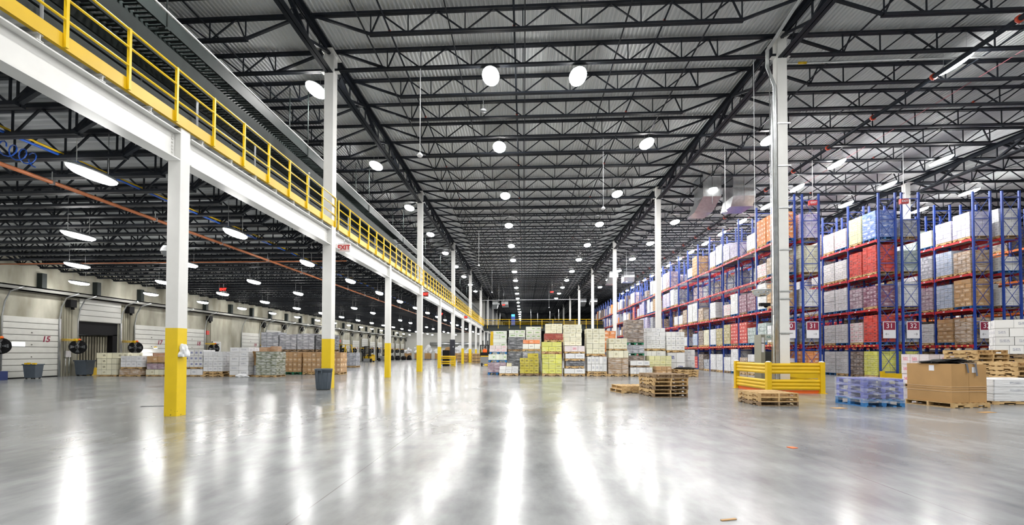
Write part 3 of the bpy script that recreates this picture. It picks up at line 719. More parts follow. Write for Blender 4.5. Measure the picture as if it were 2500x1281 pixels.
# rows: (name, x of face, first bay count, loads in bays, occupancy per level, overrides {(level, bay, slot): (key, h) or None})
A1 = {(4, 0, 0): ('orange', 1.5), (4, 0, 1): ('orange', 1.5), (4, 1, 0): ('white', .95), (4, 1, 1): None, (4, 2, 0): ('violet', .95), (4, 2, 1): ('lilac', 1.15), (4, 3, 0): ('white', 1.35), (4, 3, 1): ('lilac', 1.15), (4, 4, 0): None, (4, 4, 1): None,
      (4, 5, 0): ('brown', 1.5), (4, 5, 1): ('white', .75), (4, 6, 0): None, (4, 6, 1): None, (4, 7, 0): None, (4, 7, 1): None, (4, 8, 0): ('mauve', 1.5), (4, 8, 1): ('white', 1.5), (4, 9, 0): ('cleanwhite', 1.35), (4, 9, 1): ('white', 1.35),
      (4, 14, 0): ('pink', 1.35), (4, 14, 1): ('pink', 1.35), (4, 20, 0): ('orange', 1.35), (4, 20, 1): ('orange', 1.15),
      (3, 0, 0): ('wbrown', .95), (3, 0, 1): ('pink', .75), (3, 1, 0): None, (3, 1, 1): None, (3, 2, 0): None, (3, 2, 1): None, (3, 3, 0): None, (3, 3, 1): None, (3, 4, 0): None, (3, 4, 1): None, (3, 5, 0): None, (3, 5, 1): None, (3, 6, 0): None, (3, 6, 1): None,
      (3, 7, 0): ('grey', 1.35), (3, 7, 1): ('white', 1.5), (3, 8, 0): ('violet', 1.35), (3, 8, 1): ('violet', 1.35), (3, 12, 0): ('violet', 1.5), (3, 12, 1): ('violet', 1.35),
      (2, 0, 0): ('brown', 1.35), (2, 0, 1): ('cleanwhite', 1.5), (2, 1, 0): ('purple', 1.15), (2, 1, 1): ('purple', 1.15), (2, 2, 0): ('cleanwhite', 1.35), (2, 2, 1): ('pink', .75), (2, 3, 0): None, (2, 3, 1): ('white', 1.15), (2, 5, 0): ('cleanwhite', 1.5), (2, 5, 1): ('cleanwhite', 1.5),
      (1, 0, 0): ('white', .95), (1, 0, 1): ('teal', 1.15), (1, 1, 0): ('teal', .95), (1, 1, 1): ('red', 1.35), (1, 2, 0): ('red', 1.35), (1, 2, 1): ('straw', 1.35), (1, 3, 0): ('straw', 1.15), (1, 3, 1): ('white', 1.15), (1, 4, 0): ('cream', 1.15), (1, 4, 1): ('umber', 1.15),
      (0, 0, 0): ('pink', .95), (0, 0, 1): ('red', .95), (0, 1, 0): ('white', 1.15), (0, 1, 1): ('wbrown', .95), (0, 2, 0): ('white', 1.5), (0, 2, 1): ('white', .95), (0, 3, 0): ('white', 1.15), (0, 3, 1): ('white', 1.15)}
A2 = {(4, 0, 0): ('violet', 1.35), (4, 0, 1): ('grey', .95), (3, 0, 0): ('cream', 1.5), (3, 0, 1): ('cream', 1.35), (2, 0, 0): ('white', .95), (2, 0, 1): ('pink', .95), (1, 0, 0): ('grey', .75), (1, 0, 1): ('dark', 1.15), (0, 0, 0): ('orange', 1.35), (0, 0, 1): ('orange', 1.35)}
B1 = {(4, 0, 0): ('blue', 1.5), (4, 0, 1): ('paleyellow', 1.5), (4, 1, 0): ('pink', 1.15), (4, 1, 1): ('pink', 1.15), (3, 0, 0): ('cola', 1.5), (3, 0, 1): ('cola', 1.35), (3, 1, 0): ('cleanwhite', 1.15), (3, 1, 1): ('cleanwhite', 1.15),
      (2, 0, 0): ('purple', 1.15), (2, 0, 1): ('mauve', 1.15), (2, 1, 0): ('white', 1.35), (2, 1, 1): ('white', 1.35), (1, 0, 0): ('cola', 1.5), (1, 0, 1): ('pink', 1.15), (1, 1, 0): ('white', 1.15), (1, 1, 1): ('white', 1.15),
      (0, 0, 0): ('lime', 1.35), (0, 0, 1): ('umber', 1.35), (0, 1, 0): ('white', 1.35), (0, 1, 1): ('white', 1.35)}
B2 = {(4, 0, 0): ('grey', .95), (3, 0, 0): ('teal', 1.15), (3, 0, 1): ('orange', 1.35), (2, 0, 0): ('white', 1.35), (1, 0, 0): ('ice', 1.15), (0, 0, 0): ('lime', 1.35)}
C1 = {(4, 0, 0): ('lilac', 1.35), (4, 0, 1): ('lilac', 1.15), (4, 1, 0): ('cream', .95), (3, 0, 0): ('wbrown', 1.15), (3, 0, 1): ('ice', 1.35), (3, 1, 0): ('grey', 1.35), (3, 1, 1): ('white', .95), (2, 0, 0): ('brown', 1.5), (2, 0, 1): ('ice', 1.35), (2, 1, 0): ('mauve', 1.35),
      (1, 0, 0): ('wbrown', 1.35), (1, 0, 1): ('brown', 1.35), (1, 1, 0): ('white', 1.15), (0, 0, 0): ('grey', 1.15), (0, 0, 1): ('white', 1.15)}
C2 = {(4, 0, 0): ('cleanwhite', 1.5), (3, 0, 0): ('cleanwhite', .75), (2, 0, 0): ('white', .95), (1, 0, 0): ('white', .75)}
Q = random.Random(3)
def rack_row(nm, x0, nb, nl, occ, over, ystart=26.4, beamM=(BMY, BMR)):
    for b in range(nb):
        y = ystart + b * BW
        t, frame = bay(x0, y, f'blue and red rack bay, {nth(b + 1)} from the aisle end of the {nm}' if beamM[1] is BMR else f'blue and orange rack bay, {nth(b + 1)} in the {nm}', 'bays of the ' + nm, beamM, b < 30)
        if b == nb - 1: frame(BW)
    for b in range(nl):
        for lv in range(5):
            z = 0 if lv == 0 else LV[lv - 1] + .065
            for s_ in (0, 1):
                if (lv, b, s_) in over:
                    q = over[(lv, b, s_)]
                    if q is None: continue
                    key, h = q
                else:
                    if Q.random() > occ[lv]: continue
                    key, h = Q.choice(RAND), Q.choice(HS)
                pal = Q.choice(['wood', 'wood', 'dark', 'blue'])
                rack_load(x0 + FD / 2, ystart + b * BW + (.63 if s_ == 0 else 1.74), z, key, h,
                          f'{C_[key][3]} load, {SHELF[lv]}, {"near" if s_ == 0 else "far"} slot of the {nth(b + 1)} bay, {nm}', 'pallet loads in the ' + nm, pal, Q.randrange(8))
rack_row('hall-side rack row', 14.13, 28, 15, (.95, .95, .8, .55, .45), A1)
rack_row('second rack row', 15.43, 27, 6, (.9, .9, .8, .7, .5), A2)
rack_row('third rack row', 19.50, 12, 4, (.9, .9, .9, .8, .8), B1)
rack_row('fourth rack row', 20.72, 12, 2, (.9, .9, .8, .8, .6), B2)
rack_row('fifth rack row', 24.45, 10, 3, (.9, .9, .9, .8, .8), C1)
rack_row('sixth rack row', 25.95, 8, 2, (.8, .8, .8, .8, .7), C2)
rack_row('orange-beamed rack row', 29.7, 8, 4, (.8, .7, .7, .6, .4), {}, 27.4, (BMO, BMO))
# the farthest rack contents, too small to count
fmats = [mat('far_' + k_, C_[k_][0], .5, var=.2, vs=6) for k_ in ('white', 'wbrown', 'grey', 'pink', 'lilac', 'orange', 'umber')]
def far_loads(nm, x0, b0, b1, occ, label):
    mb = MB()
    for b in range(b0, b1):
        for lv in range(5):
            z = .0 if lv == 0 else LV[lv - 1] + .065
            for yy in (.63, 1.74):
                if Q.random() > occ[lv]: continue
                h = Q.choice(HS); y = 26.4 + b * BW + yy; mi = Q.choice([0, 0, 0, 0, 1, 1, 2, 2, 3, 4, 5, 6])
                mb.box(x0 - .02, x0 + 1.02, y - .5, y + .5, z + .14, z + .14 + h, mi); mb.box(x0 - .05, x0 + 1.05, y - .5, y + .5, z + .02, z + .13, 1)
    tag(part(nm, mb, None, fmats), label, 'pallet loads', kind='stuff')
far_loads('distant_loads', 14.17, 15, 28, (.95, .95, .85, .7, .6), 'far pallet loads merging along the hall-side rack row')
far_loads('hidden_row_loads', 15.47, 6, 27, (.9, .9, .85, .75, .6), 'loads glimpsed deep in the second rack row through the first')
# yellow end guards
for nm, x0 in (('beside sign thirty-one', 19.42), ('beside the charging station', 14.05), ('of the fifth rack row', 24.37)):
    w = 2.36 if x0 < 24 else 2.6
    t = thing('rack_end_guard', f'low yellow steel guard across the rack ends {nm}', 'guard', (x0, 26.1, 0))
    part('kick_plate', MB().box(0, w, 0, .04, .02, .28).box(0, w, 0, .16, 0, .02), t, YEL); part('end_leg', MB().box(-.04, .12, -.02, .14, 0, .40), t, YEL)
# aisle signs
def aisle_sign(x, y, z, num, arrow, label):
    t = thing('aisle_sign', label, 'sign', (x, y, z))
    part('white_plate', MB().box(-.33, .33, -.01, .01, -.46, .46), t, SIGNW); part('number_panel', MB().box(-.30, .30, -.016, -.010, .0, .42), t, MARO)
    part('hanging_bar', MB().box(-.52, .52, .0, .045, .42, .46), t, BLUE)
    letters(num, .38, SIGNW, t, (0, -.02, .21), FRONT, .0, 'number_lettering')
    if arrow:
        s_ = arrow; m_ = MB(); zc_ = -.23; xo = .12 * s_
        m_.box(xo - .09, xo + .09, -.014, -.010, zc_ - .008, zc_ + .008)
        m_.bar((xo + s_ * .09, -.012, zc_), (xo + s_ * .03, -.012, zc_ + .07), .004, .018, ref=(0, 1, 0)); m_.bar((xo + s_ * .09, -.012, zc_), (xo + s_ * .03, -.012, zc_ - .07), .004, .018, ref=(0, 1, 0))
        part('arrow', m_, t, mat('dark_ink', (.05, .05, .06), .5))
ys_ = 26.32
aisle_sign(14.68, ys_, 2.66, '30', -1, 'aisle sign numbered thirty partly hidden behind the tall column')
aisle_sign(15.93, ys_, 2.66, '31', 1, 'aisle sign numbered thirty-one with arrow, second rack row')
aisle_sign(19.98, ys_, 2.66, '31', -1, 'aisle sign numbered thirty-one with arrow, third rack row')
aisle_sign(21.22, ys_, 2.66, '32', 1, 'aisle sign numbered thirty-two with arrow, fourth rack row')
aisle_sign(25.0, ys_, 2.66, '32', -1, 'aisle sign numbered thirty-two partly hidden behind white cartons')
# hanging red exit boxes above the aisles
for nm, x in (('by the tall white column', 15.75), ('between the third and fourth rack rows', 20.5)):
    t = thing('hanging_exit_sign', f'small red sign box hanging on a white rod {nm}', 'sign', (x, 25.9, 9.6))
    part('red_box', MB().box(-.20, .20, -.08, .08, -.14, .12), t, mat('red_sign_face', (.5, .03, .03), .4, emit=.0)); part('rod', MB().tube([(0, 0, .12), (0, 0, 3.43)], .015, 6), t, WPL)
    letters('EXIT', .16, SIGNW, t, (0, -.085, -.01), FRONT, .004)

# ------------------------------------------------------------------ floor loads
def tier(x0, x1, yf, d, z0, h, n, key, label, pal='wood', ph=.14, seed=0, rz=0, group=None):
    return load((x0 + x1) / 2, yf + d / 2, z0, x1 - x0, d, h, n, key, label, pal, rz, group, seed, 'carton_load', ph)
Lc = 'in the block of mixed pallets'
# block of pallets in the middle of the hall
tier(-2.25, -1.10, 28.3, 1.0, 0, .62, (3, 3, 3), 'mauve', 'mauve film-wrapped cartons on blue pallet at the hall end, lowest of three', 'blue', seed=1)
tier(-2.21, -1.07, 28.3, 1.0, .765, .36, (5, 3, 1), 'green', 'single layer of green-printed cartons on blue pallet above mauve cartons', 'blue')
tier(-2.15, -1.07, 28.3, 1.0, 1.27, .40, (3, 3, 2), 'pink', 'red-printed white cartons topmost of the blue pallet stack', 'blue')
tier(-2.05, -1.16, 30.1, 1.0, 0, 1.45, (3, 3, 5), 'green', 'green-printed white cartons, lower tier behind the blue pallet stack')
tier(-2.05, -1.16, 30.1, 1.0, 1.60, 1.05, (2, 3, 4), 'green', 'tall green-printed white cartons standing behind the blue pallet stack', seed=6)
tier(-1.47, -.35, 27.1, .9, 0, .40, (3, 2, 2), 'cleanwhite', 'low loose white cartons on pallet in front of charcoal load')
o = part('carton', carton_mesh(.30, .3, .2, 1, 1, 1), None, None, (-.9, 27.5, .54)); o.color = (.62, .56, .36, .1); o['tint'] = [.3, .2, .1]; tag(o, 'single cream carton lying on the low white carton pile', 'carton')
tier(-1.04, -.10, 28.6, 1.0, 0, 1.27, (2, 2, 4), 'dark', 'charcoal film-wrapped load, lower of two behind the small white pile', 'dark', seed=1)
tier(-1.02, .02, 28.6, 1.0, 1.43, .76, (2, 2, 3), 'dark', 'charcoal film-wrapped load on top of another charcoal load', 'dark', seed=2)
tier(-1.03, .05, 30.4, 1.0, 0, 1.35, (3, 3, 5), 'green', 'green-printed cartons hidden behind charcoal loads, lower tier')
tier(-1.03, .05, 30.4, 1.0, 1.50, 1.22, (3, 3, 5), 'green', 'green-printed cartons rising behind the charcoal loads', seed=6)
tier(.10, 1.12, 30.5, 1.0, 0, 1.5, (3, 3, 5), 'green', 'green-printed cartons behind the orange-banded load, lower tier')
tier(.10, 1.12, 30.5, 1.0, 1.65, 1.30, (3, 3, 5), 'green', 'highest green-printed cartons behind the orange-banded load', seed=7)
tier(-.10, 1.00, 28.5, 1.0, 0, 1.30, (3, 3, 4), 'grey', 'grey film-wrapped load behind the mustard cartons')
tier(-.10, .98, 28.5, 1.0, 1.45, .32, (3, 3, 1), 'cleanwhite', 'white cartons under an orange band, middle of the block', 'wood')
o = part('carton_layer', carton_mesh(1.06, .98, .24, 3, 3, 1), None, None, (.44, 29.0, 1.92)); o.color = (.72, .22, .07, .2); o['tint'] = [.7, .5, .4]; tag(o, 'orange carton layer topping the white cartons over mustard load', 'carton layer')
tier(-.25, .86, 27.1, 1.0, 0, .90, (4, 3, 3), 'olive', 'mustard yellow cartons with black print on weathered pallet', 'dark')
o = part('carton_layer', carton_mesh(.64, .8, .28, 2, 2, 1), None, None, (.53, 27.7, 1.045)); o.color = (*C_['olive'][0], .1); o['tint'] = [.16, .13, .01]; tag(o, 'two extra mustard cartons on top of the mustard load', 'carton layer')
tier(1.05, 2.20, 27.1, 1.0, 0, 1.15, (3, 3, 4), 'lime', 'tall lemon yellow carton load standing on the floor')
tier(1.05, 2.20, 27.1, 1.0, 1.30, .56, (3, 3, 2), 'lime', 'shorter lemon yellow load stacked on the tall lemon one', seed=6)
tier(1.36, 2.42, 29.5, 1.0, 0, 1.9, (3, 3, 6), 'brick', 'dark red cartons behind the lemon yellow loads')
tier(1.30, 2.50, 29.5, 1.0, 2.05, .40, (2, 2, 1), 'brick', 'two big dark red cartons showing above the lemon loads')
tier(1.36, 2.42, 29.5, 1.0, 2.60, .62, (3, 3, 3), 'cream', 'cream film-wrapped load at the top behind the lemon loads', None)
tier(2.35, 3.55, 27.1, 1.0, 0, .30, (2, 2, 1), 'cleanwhite', 'flat white cartons with black ends, lowest of five tiers')
tier(2.43, 3.50, 27.1, 1.0, .45, .28, (1, 1, 2), 'dark', 'black and silver wrapped goods, second tier beside the lemon load')
tier(2.41, 3.53, 27.1, 1.0, .88, .30, (2, 2, 1), 'white', 'white film-wrapped goods, third tier beside the lemon load')
tier(2.37, 3.56, 27.2, 1.0, 1.33, .34, (3, 3, 1), 'pink', 'white and pink cartons, fourth tier beside the lemon load', ph=.1)
tier(2.37, 3.40, 27.4, .9, 1.79, 1.25, (3, 3, 5), 'cream', 'tall cream load topping the five tiers beside the lemon load', None)
tier(3.70, 4.82, 27.1, 1.0, .14, .86, (5, 3, 2), 'cleanwhite', 'white cartons on a doubled pallet with tall cream load above', ph=.14)
o = thing('pallet', 'wooden pallet under the white cartons, lower of a doubled pair', 'pallet', (4.26, 27.6, 0)); part('boards', PM['wood'], o)
tier(3.67, 4.74, 27.3, 1.0, 1.17, 1.48, (3, 3, 5), 'cream', 'tall cream load standing on white cartons with doubled pallet')
tier(4.90, 5.75, 29.2, 1.0, 0, 1.1, (3, 3, 4), 'orange', 'orange and white cartons behind the brown load, lower tier')
tier(4.97, 5.75, 29.2, 1.0, 1.25, 1.35, (2, 3, 5), 'orange', 'orange and white cartons on blue pallet rising behind cream cartons', 'blue')
tier(4.88, 6.05, 27.1, 1.0, 0, .93, (3, 3, 3), 'wbrown', 'brown film-wrapped load at the front of the block')
tier(4.94, 6.08, 27.2, .95, 1.075, .42, (4, 3, 1), 'cream', 'cream cartons with brown squares on the brown wrapped load', None)
tier(4.96, 6.00, 27.2, .95, 1.50, .62, (4, 3, 2), 'cream', 'cream cartons with round marks topmost above the brown load', ph=.10, seed=6)
tier(6.30, 7.35, 28.6, 1.0, 0, 1.05, (3, 3, 3), 'umber', 'dark brown film-wrapped load, lowest under the tall striped one')
tier(6.30, 7.35, 28.6, 1.0, 1.20, .50, (3, 3, 2), 'grey', 'grey film-wrapped goods between dark brown loads', 'green')
tier(6.28, 7.32, 28.6, 1.0, 1.86, 1.40, (3, 3, 5), 'umber', 'tall dark brown film-wrapped load, highest of the block', 'green', seed=6)
tier(6.17, 7.42, 27.1, 1.0, 0, .38, (7, 2, 1), 'cleanwhite', 'row of upright white cartons, lowest beside the brown load')
tier(6.17, 7.30, 27.2, .9, .53, .27, (3, 2, 1), 'cleanwhite', 'white carton layer on a weathered pallet beside brown load', 'dark', ph=.1)
tier(7.52, 8.86, 28.2, 1.0, 0, 1.05, (4, 3, 4), 'paleyellow', 'pale yellow carton load behind the small brown cartons')
tier(7.70, 8.88, 29.4, 1.0, 0, 1.35, (4, 3, 4), 'cleanwhite', 'white carton load behind the pale yellow cartons, lower tier')
tier(7.71, 8.86, 29.4, 1.0, 1.50, 1.30, (4, 3, 5), 'white', 'tall white film-wrapped load above the pale yellow cartons', seed=6)
tier(8.95, 10.0, 29.2, 1.0, 0, 1.25, (2, 2, 2), 'bluep', 'white cartons with dark blue emblems at the rack end of block')
tier(8.90, 9.98, 29.2, 1.0, 1.40, 1.15, (4, 3, 4), 'cleanwhite', 'white cartons stacked on the blue-emblem cartons')
tier(10.35, 11.1, 30.6, 1.0, 0, 1.45, (3, 3, 4), 'cleanwhite', 'white carton load behind, last of the block toward the racks')
tier(7.62, 8.48, 26.95, .8, 0, .44, (3, 2, 2), 'brown', 'small brown cartons on the floor before pale yellow load')
for k in range(3):
    t = thing('pallet', f'wooden pallet under black sheeting at the block end, {nth(k + 1)} from the floor', 'pallet', (9.35, 27.4, k * .14), .05 * k, 'pallets under black sheeting'); part('boards', PM['wood'], t)
def lump(w, d, h, M, seed=0, n=14, rough=.25):
    rr = random.Random(seed); me = bpy.data.meshes.new('lump'); bm = bmesh.new(); bmesh.ops.create_icosphere(bm, subdivisions=4, radius=1)
    ph = [(Vector((rr.uniform(-1, 1), rr.uniform(-1, 1), rr.uniform(-1, 1))).normalized(), rr.uniform(2, 9), rr.uniform(0, 6)) for _ in range(n)]
    for v in bm.verts:
        s_ = 1 + sum(math.sin(v.co.dot(a) * f + p) for a, f, p in ph) / n * rough * 2.2
        c = v.co * s_; v.co = Vector((c.x * w / 2, c.y * d / 2, max(-.0, (c.z + .55)) * h / 1.5))
    for f in bm.faces: f.smooth = True
    bm.to_mesh(me); bm.free(); me.materials.append(M); return me
tag(part('black_sheeting', lump(1.1, .9, .12, BLACK, 4), None, None, (9.35, 27.4, .425)), 'crumpled black sheeting lying on the pallets at the block end', 'sheeting')
t = thing('yellow_guard_post', 'leaning yellow steel post behind the blue pallet stack', 'post', (-2.33, 31.4, 0)); part('shaft', MB().bar((0, 0, 0), (.14, 0, 2.8), .22, .2), t, YEL)

# dock-side row of loads
tier(-23.65, -22.50, 24.1, 1.0, 0, .28, (4, 3, 1), 'cream', 'cream carton layer on the floor pallet, first at the dock', ph=.08)
for k, z_ in enumerate((.36, .675, .99)):
    c = part('carton_layer', carton_mesh(1.13 if k < 2 else 1.85, 1.0, .31, 4 if k < 2 else 6, 3, 1), None, None, (-23.08 if k < 2 else -22.9, 24.6 if k < 2 else 24.75, z_)); c.color = (*C_['cream'][0], .1); c['tint'] = [.2, .18, .1]
    tag(c, f'cream carton layer with black edge near the open dock, {nth(k + 2)} layer up', 'carton layer')
tier(-22.38, -21.15, 24.15, 1.0, 0, .32, (2, 2, 1), 'wbrown', 'low brown wrapped cartons under a wide white load', ph=.08)
tier(-22.29, -21.07, 24.15, 1.0, .41, .62, (4, 3, 2), 'white', 'wide white film-wrapped load on the low brown cartons', ph=.1)
tier(-20.95, -19.95, 24.3, .9, 0, .30, (4, 3, 1), 'cream', 'cream cartons, lowest beside the wide white load', ph=.08)
tier(-20.91, -19.95, 24.3, .9, .39, .32, (3, 3, 1), 'mauve', 'mauve wrapped cartons between cream and brown ones', None)
tier(-20.91, -19.95, 24.3, .9, .715, .34, (3, 3, 1), 'brown', 'brown cartons on the mauve ones near dock door seventeen', 'dark', ph=.06)
tag(part('carton', carton_mesh(.7, .4, .18, 1, 1, 1), None, None, (-20.4, 24.7, 1.12)), 'flat open brown carton lying on top near dock door seventeen', 'carton').color = (.42, .22, .12, .3)
tier(-19.75, -18.95, 24.4, .9, 0, .9, (3, 3, 3), 'white', 'white wrapped load mostly hidden behind the nearest yellow column')
tier(-18.78, -17.75, 24.4, 1.0, 0, .33, (3, 3, 1), 'white', 'low white cartons beside the nearest yellow column', ph=.08)
tier(-18.79, -17.75, 24.4, 1.0, .42, .95, (4, 3, 3), 'bluep', 'white cartons with dark dots on the low white cartons', ph=.1)
t = thing('pallet', 'wooden pallet under the white wrapped load next to dotted cartons', 'pallet', (-17.16, 24.9, 0)); part('boards', PM['wood'], t)
tier(-17.72, -16.62, 24.4, 1.0, .145, 1.10, (4, 3, 4), 'white', 'white film-wrapped load on a doubled pallet at the dock')
tier(-16.15, -15.08, 24.3, 1.0, 0, 1.52, (2, 2, 6), 'white', 'tallest white film-wrapped load in the dock row', ph=.09)
t = thing('open_carton', 'open brown carton standing between white and moss green loads', 'carton', (-14.83, 25.0, .62)); m_ = MB()
m_.box(-.22, .22, -.2, .2, 0, .45).bar((-.22, -.2, .45), (-.42, -.2, .62), .4, .01, ref=(0, 1, 0)); part('box', m_, t, CARD); part('inside', MB().box(-.2, .2, -.18, .18, .45, .452), t, CARDR)
part('flap', MB()._add([(-.22, -.2, .45), (.22, -.2, .45), (.26, -.45, .78), (-.18, -.45, .78)], [(0, 1, 2, 3)]), t, CARD)
tier(-15.0, -14.66, 24.7, .6, 0, .54, (1, 2, 2), 'grey', 'small grey wrapped goods below the open brown carton', ph=.07)
tier(-14.60, -13.45, 24.2, 1.0, 0, 1.28, (4, 3, 7), 'moss', 'moss green film-wrapped load with brown cartons on top', ph=.10)
for k, (xx, yy, w_, h_) in enumerate(((-14.3, 24.6, .5, .24), (-13.8, 24.8, .45, .3), (-14.05, 25.0, .5, .2))):
    tag(part('carton', carton_mesh(w_, .35, h_, 1, 1, 1), None, None, (xx, yy, 1.385), R.uniform(-.3, .3)), f'brown carton lying on the moss green load, {nth(k + 1)} of three', 'carton', 'cartons on the moss green load').color = (.42, .24, .12, .25)
for k in range(4):
    x0 = -15.9 + 1.22 * k; M = C_['brown']
    tier(x0, x0 + 1.1, 27.2 + .1 * (k % 2), 1.0, 0, 1.22, (4, 3, 4), 'brown', f'brown carton load behind the moss green one, {nth(k + 1)} from the dock', 'green' if k == 1 else 'wood', seed=k)
for k, (x0, h_, key) in enumerate(((-17.16, 1.12, 'grey'), (-15.94, .98, 'grey'), (-14.74, 1.02, 'grey'), (-13.5, .95, 'dark'))):
    tier(x0, x0 + 1.15, 29.0, 1.0, 0, 1.25, (4, 3, 4), 'brown', f'brown carton load supporting a grey one, {nth(k + 1)} from the dock')
    tier(x0, x0 + 1.15, 29.0, 1.0, 1.40, h_, (3, 3, 5), key, f'{C_[key][3]} load standing on brown cartons, {nth(k + 1)} from the dock', 'dark', seed=k)
for k in range(2): tier(-17.1 + 1.0 * k, -16.15 + 1.0 * k, 40.6, 1.0, 0, 1.2, (3, 3, 3), 'dark' if k == 0 else 'grey', f'{"charcoal" if k == 0 else "grey"} film-wrapped load on the open floor before the yellow forklift')
# foreground pallets
def pallet_thing(x, y, z, rz, label, kind='wood', sx=1., sy=1., h=.14, group=None):
    t = thing('pallet', label, 'pallet', (x, y, z), rz, group); p = part('boards', PM[kind], t); p.scale = (sx, sy, h / .14); return t
def rect(F, rz, w, d):   # centre of a rectangle whose front corner is F, w to the right, d into depth
    c, s_ = math.cos(rz), math.sin(rz); return (F[0] + c * w / 2 - s_ * d / 2, F[1] + s_ * w / 2 + c * d / 2)
cx_, cy_ = rect((3.97, 14.28), math.radians(8), 1.08, 1.2)
for k in range(6):
    pallet_thing(cx_ + R.uniform(-.02, .02), cy_ + R.uniform(-.02, .02), k * .118, math.radians(98) + R.uniform(-.02, .02), f'worn wooden pallet in the stack of six on the open floor, {nth(k + 1)} from the ground', 'dark' if k in (0, 2, 5) else 'wood', 1, 1.08, .118, 'stack of six pallets')
pallet_thing(3.75, 16.25, 0, math.radians(12), 'single pale pallet lying behind the stack of six', 'wood', h=.12)
pallet_thing(3.80, 16.28, .12, math.radians(9), 'pale pallet resting on the single pallet behind the stack of six', 'wood', h=.12)
cx_, cy_ = rect((6.04, 12.18), math.radians(3), 1.0, 1.08)
for k in range(3):
    pallet_thing(cx_, cy_, k * .112, math.radians(3 + 90), f'wooden pallet in the low stack of three before the yellow guard, {nth(k + 1)} from the ground', 'wood' if k else 'dark', .9, 1.0, .112, 'stack of three pallets')
cx_, cy_ = rect((8.63, 12.21), math.radians(3), 1.05, 1.02)
t = thing('wrapped_pallet_bundle', 'blue pallets wrapped in film on a blue pallet beside the big brown box', 'pallet bundle', (cx_, cy_, 0), math.radians(3)); BW_ = t; t.scale = (.875, 1, 1)
part('pallet', PM['blue'], t).scale = (1, 1, 1.4)
VIO = mat('violet_blue_plastic', (.10, .12, .42), .4, var=.3, vs=3)
for k in range(3):
    o = part('crate', pallet_mesh(1.16, .96, .165, VIO, True), t, None, (0, 0, .20 + k * .17))
mbf = MB(); mbf.box(-.605, .605, -.505, .505, .10, .725); part('stretch_film', mbf, t, FILM)
rz = math.radians(12); cx_, cy_ = rect((10.66, 12.11), rz, 1.12, 1.12)
t = thing('bulk_box', 'big brown corrugated bulk box on a pallet with black straps on top', 'box', (cx_, cy_, 0), rz); t.scale = (.94, .96, 1)
p = part('pallet', PM['wood'], t); p.scale = (1.02, 1.2, .9); p.rotation_euler = (0, 0, 0)
m_ = MB(); m_.box(-.57, -.02, -.56, .56, .13, 1.10); m_.box(.0, .57, -.55, .56, .13, 1.09); part('carton', m_, t, CARD)
part('seam', MB().box(-.02, 0, -.545, .55, .13, 1.08), t, CARDR)
part('label_sheet', MB().box(-.574, -.571, -.15, -.02, .92, 1.06), t, SIGNW); part('label_sheet', MB().box(.10, .24, -.556, -.551, .88, 1.02), t, SIGNW)
part('film_bands', MB().box(-.578, .578, -.566, .566, .40, .412).box(-.578, .578, -.568, .568, .52, .53).box(-.578, .578, -.567, .567, .47, .476), t, mat('film_band', (.62, .45, .28), .3))
m_ = MB(); RR = random.Random(9)
for k in range(16):
    a = RR.uniform(-.5, .5); b = RR.uniform(-.5, .5); an = RR.uniform(-.6, .6)
    m_.bar((max(-.62, a - .4 * math.cos(an)), b - .35 * math.sin(an), 1.11 + RR.uniform(0, .05)), (min(.6, a + .4 * math.cos(an)), b + .35 * math.sin(an), 1.13 + RR.uniform(0, .12)), .08, .008)
part('black_strapping', m_, t, BLACK); part('black_sheet', lump(.8, .7, .15, BLACK, 8, rough=.5), t, None, (0, 0, 1.085))
m_ = MB()
for xx, l_ in ((-.12, .22), (.16, .30)): m_.bar((xx, -.40, 1.14), (xx + .01, -.585, 1.10), .05, .006); m_.bar((xx + .01, -.585, 1.10), (xx + .04, -.60, 1.10 - l_), .05, .006, ref=(0, 1, 0))
part('strap_end', m_, t, mat('strap_webbing', (.12, .13, .16), .5))
load(13.45, 13.7, 0, 1.9, 1.2, .58, (1, 1, 3), 'white', 'low silver film-wrapped load behind the big brown box', 'wood', .06, None, 1, ph=.09)
load(16.2, 19.3, 0, 1.2, 1.3, 1.2, (3, 3, 3), 'pink', 'white cartons with faint red print standing behind the big brown box', 'wood', 0)
for k in range(11): pallet_thing(15.42 + R.uniform(-.03, .03), 16.65 + R.uniform(-.02, .02), k * .135, math.pi / 2 + R.uniform(-.03, .03), f'pallet in the high stack behind the brown box, {nth(k + 1)} from the ground', 'dark' if k % 4 == 3 else 'wood', h=.135, group='high pallet stack behind the brown box')
for k in range(8): pallet_thing(15.2 + R.uniform(-.02, .02), 15.2 + R.uniform(-.02, .02), k * .14, math.pi / 2 + R.uniform(-.03, .03), f'pallet in the outer stack beside the high one, {nth(k + 1)} from the ground', 'wood', h=.135, group='outer pallet stack')
cx_, cy_ = rect((16.85, 17.45), -.62, 1.4, 1.1)
for k in range(9): pallet_thing(cx_, cy_, k * .135, -.62, f'pallet supporting the big white carton load, {nth(k + 1)} from the ground', 'wood', h=.135, group='pallets under the big white load')
load(cx_, cy_, 1.215, 1.4, 1.1, 1.22, (4, 3, 4), 'cleanwhite', 'big white carton load with small printed marks on high pallets', 'dark', -.62, None, 6)

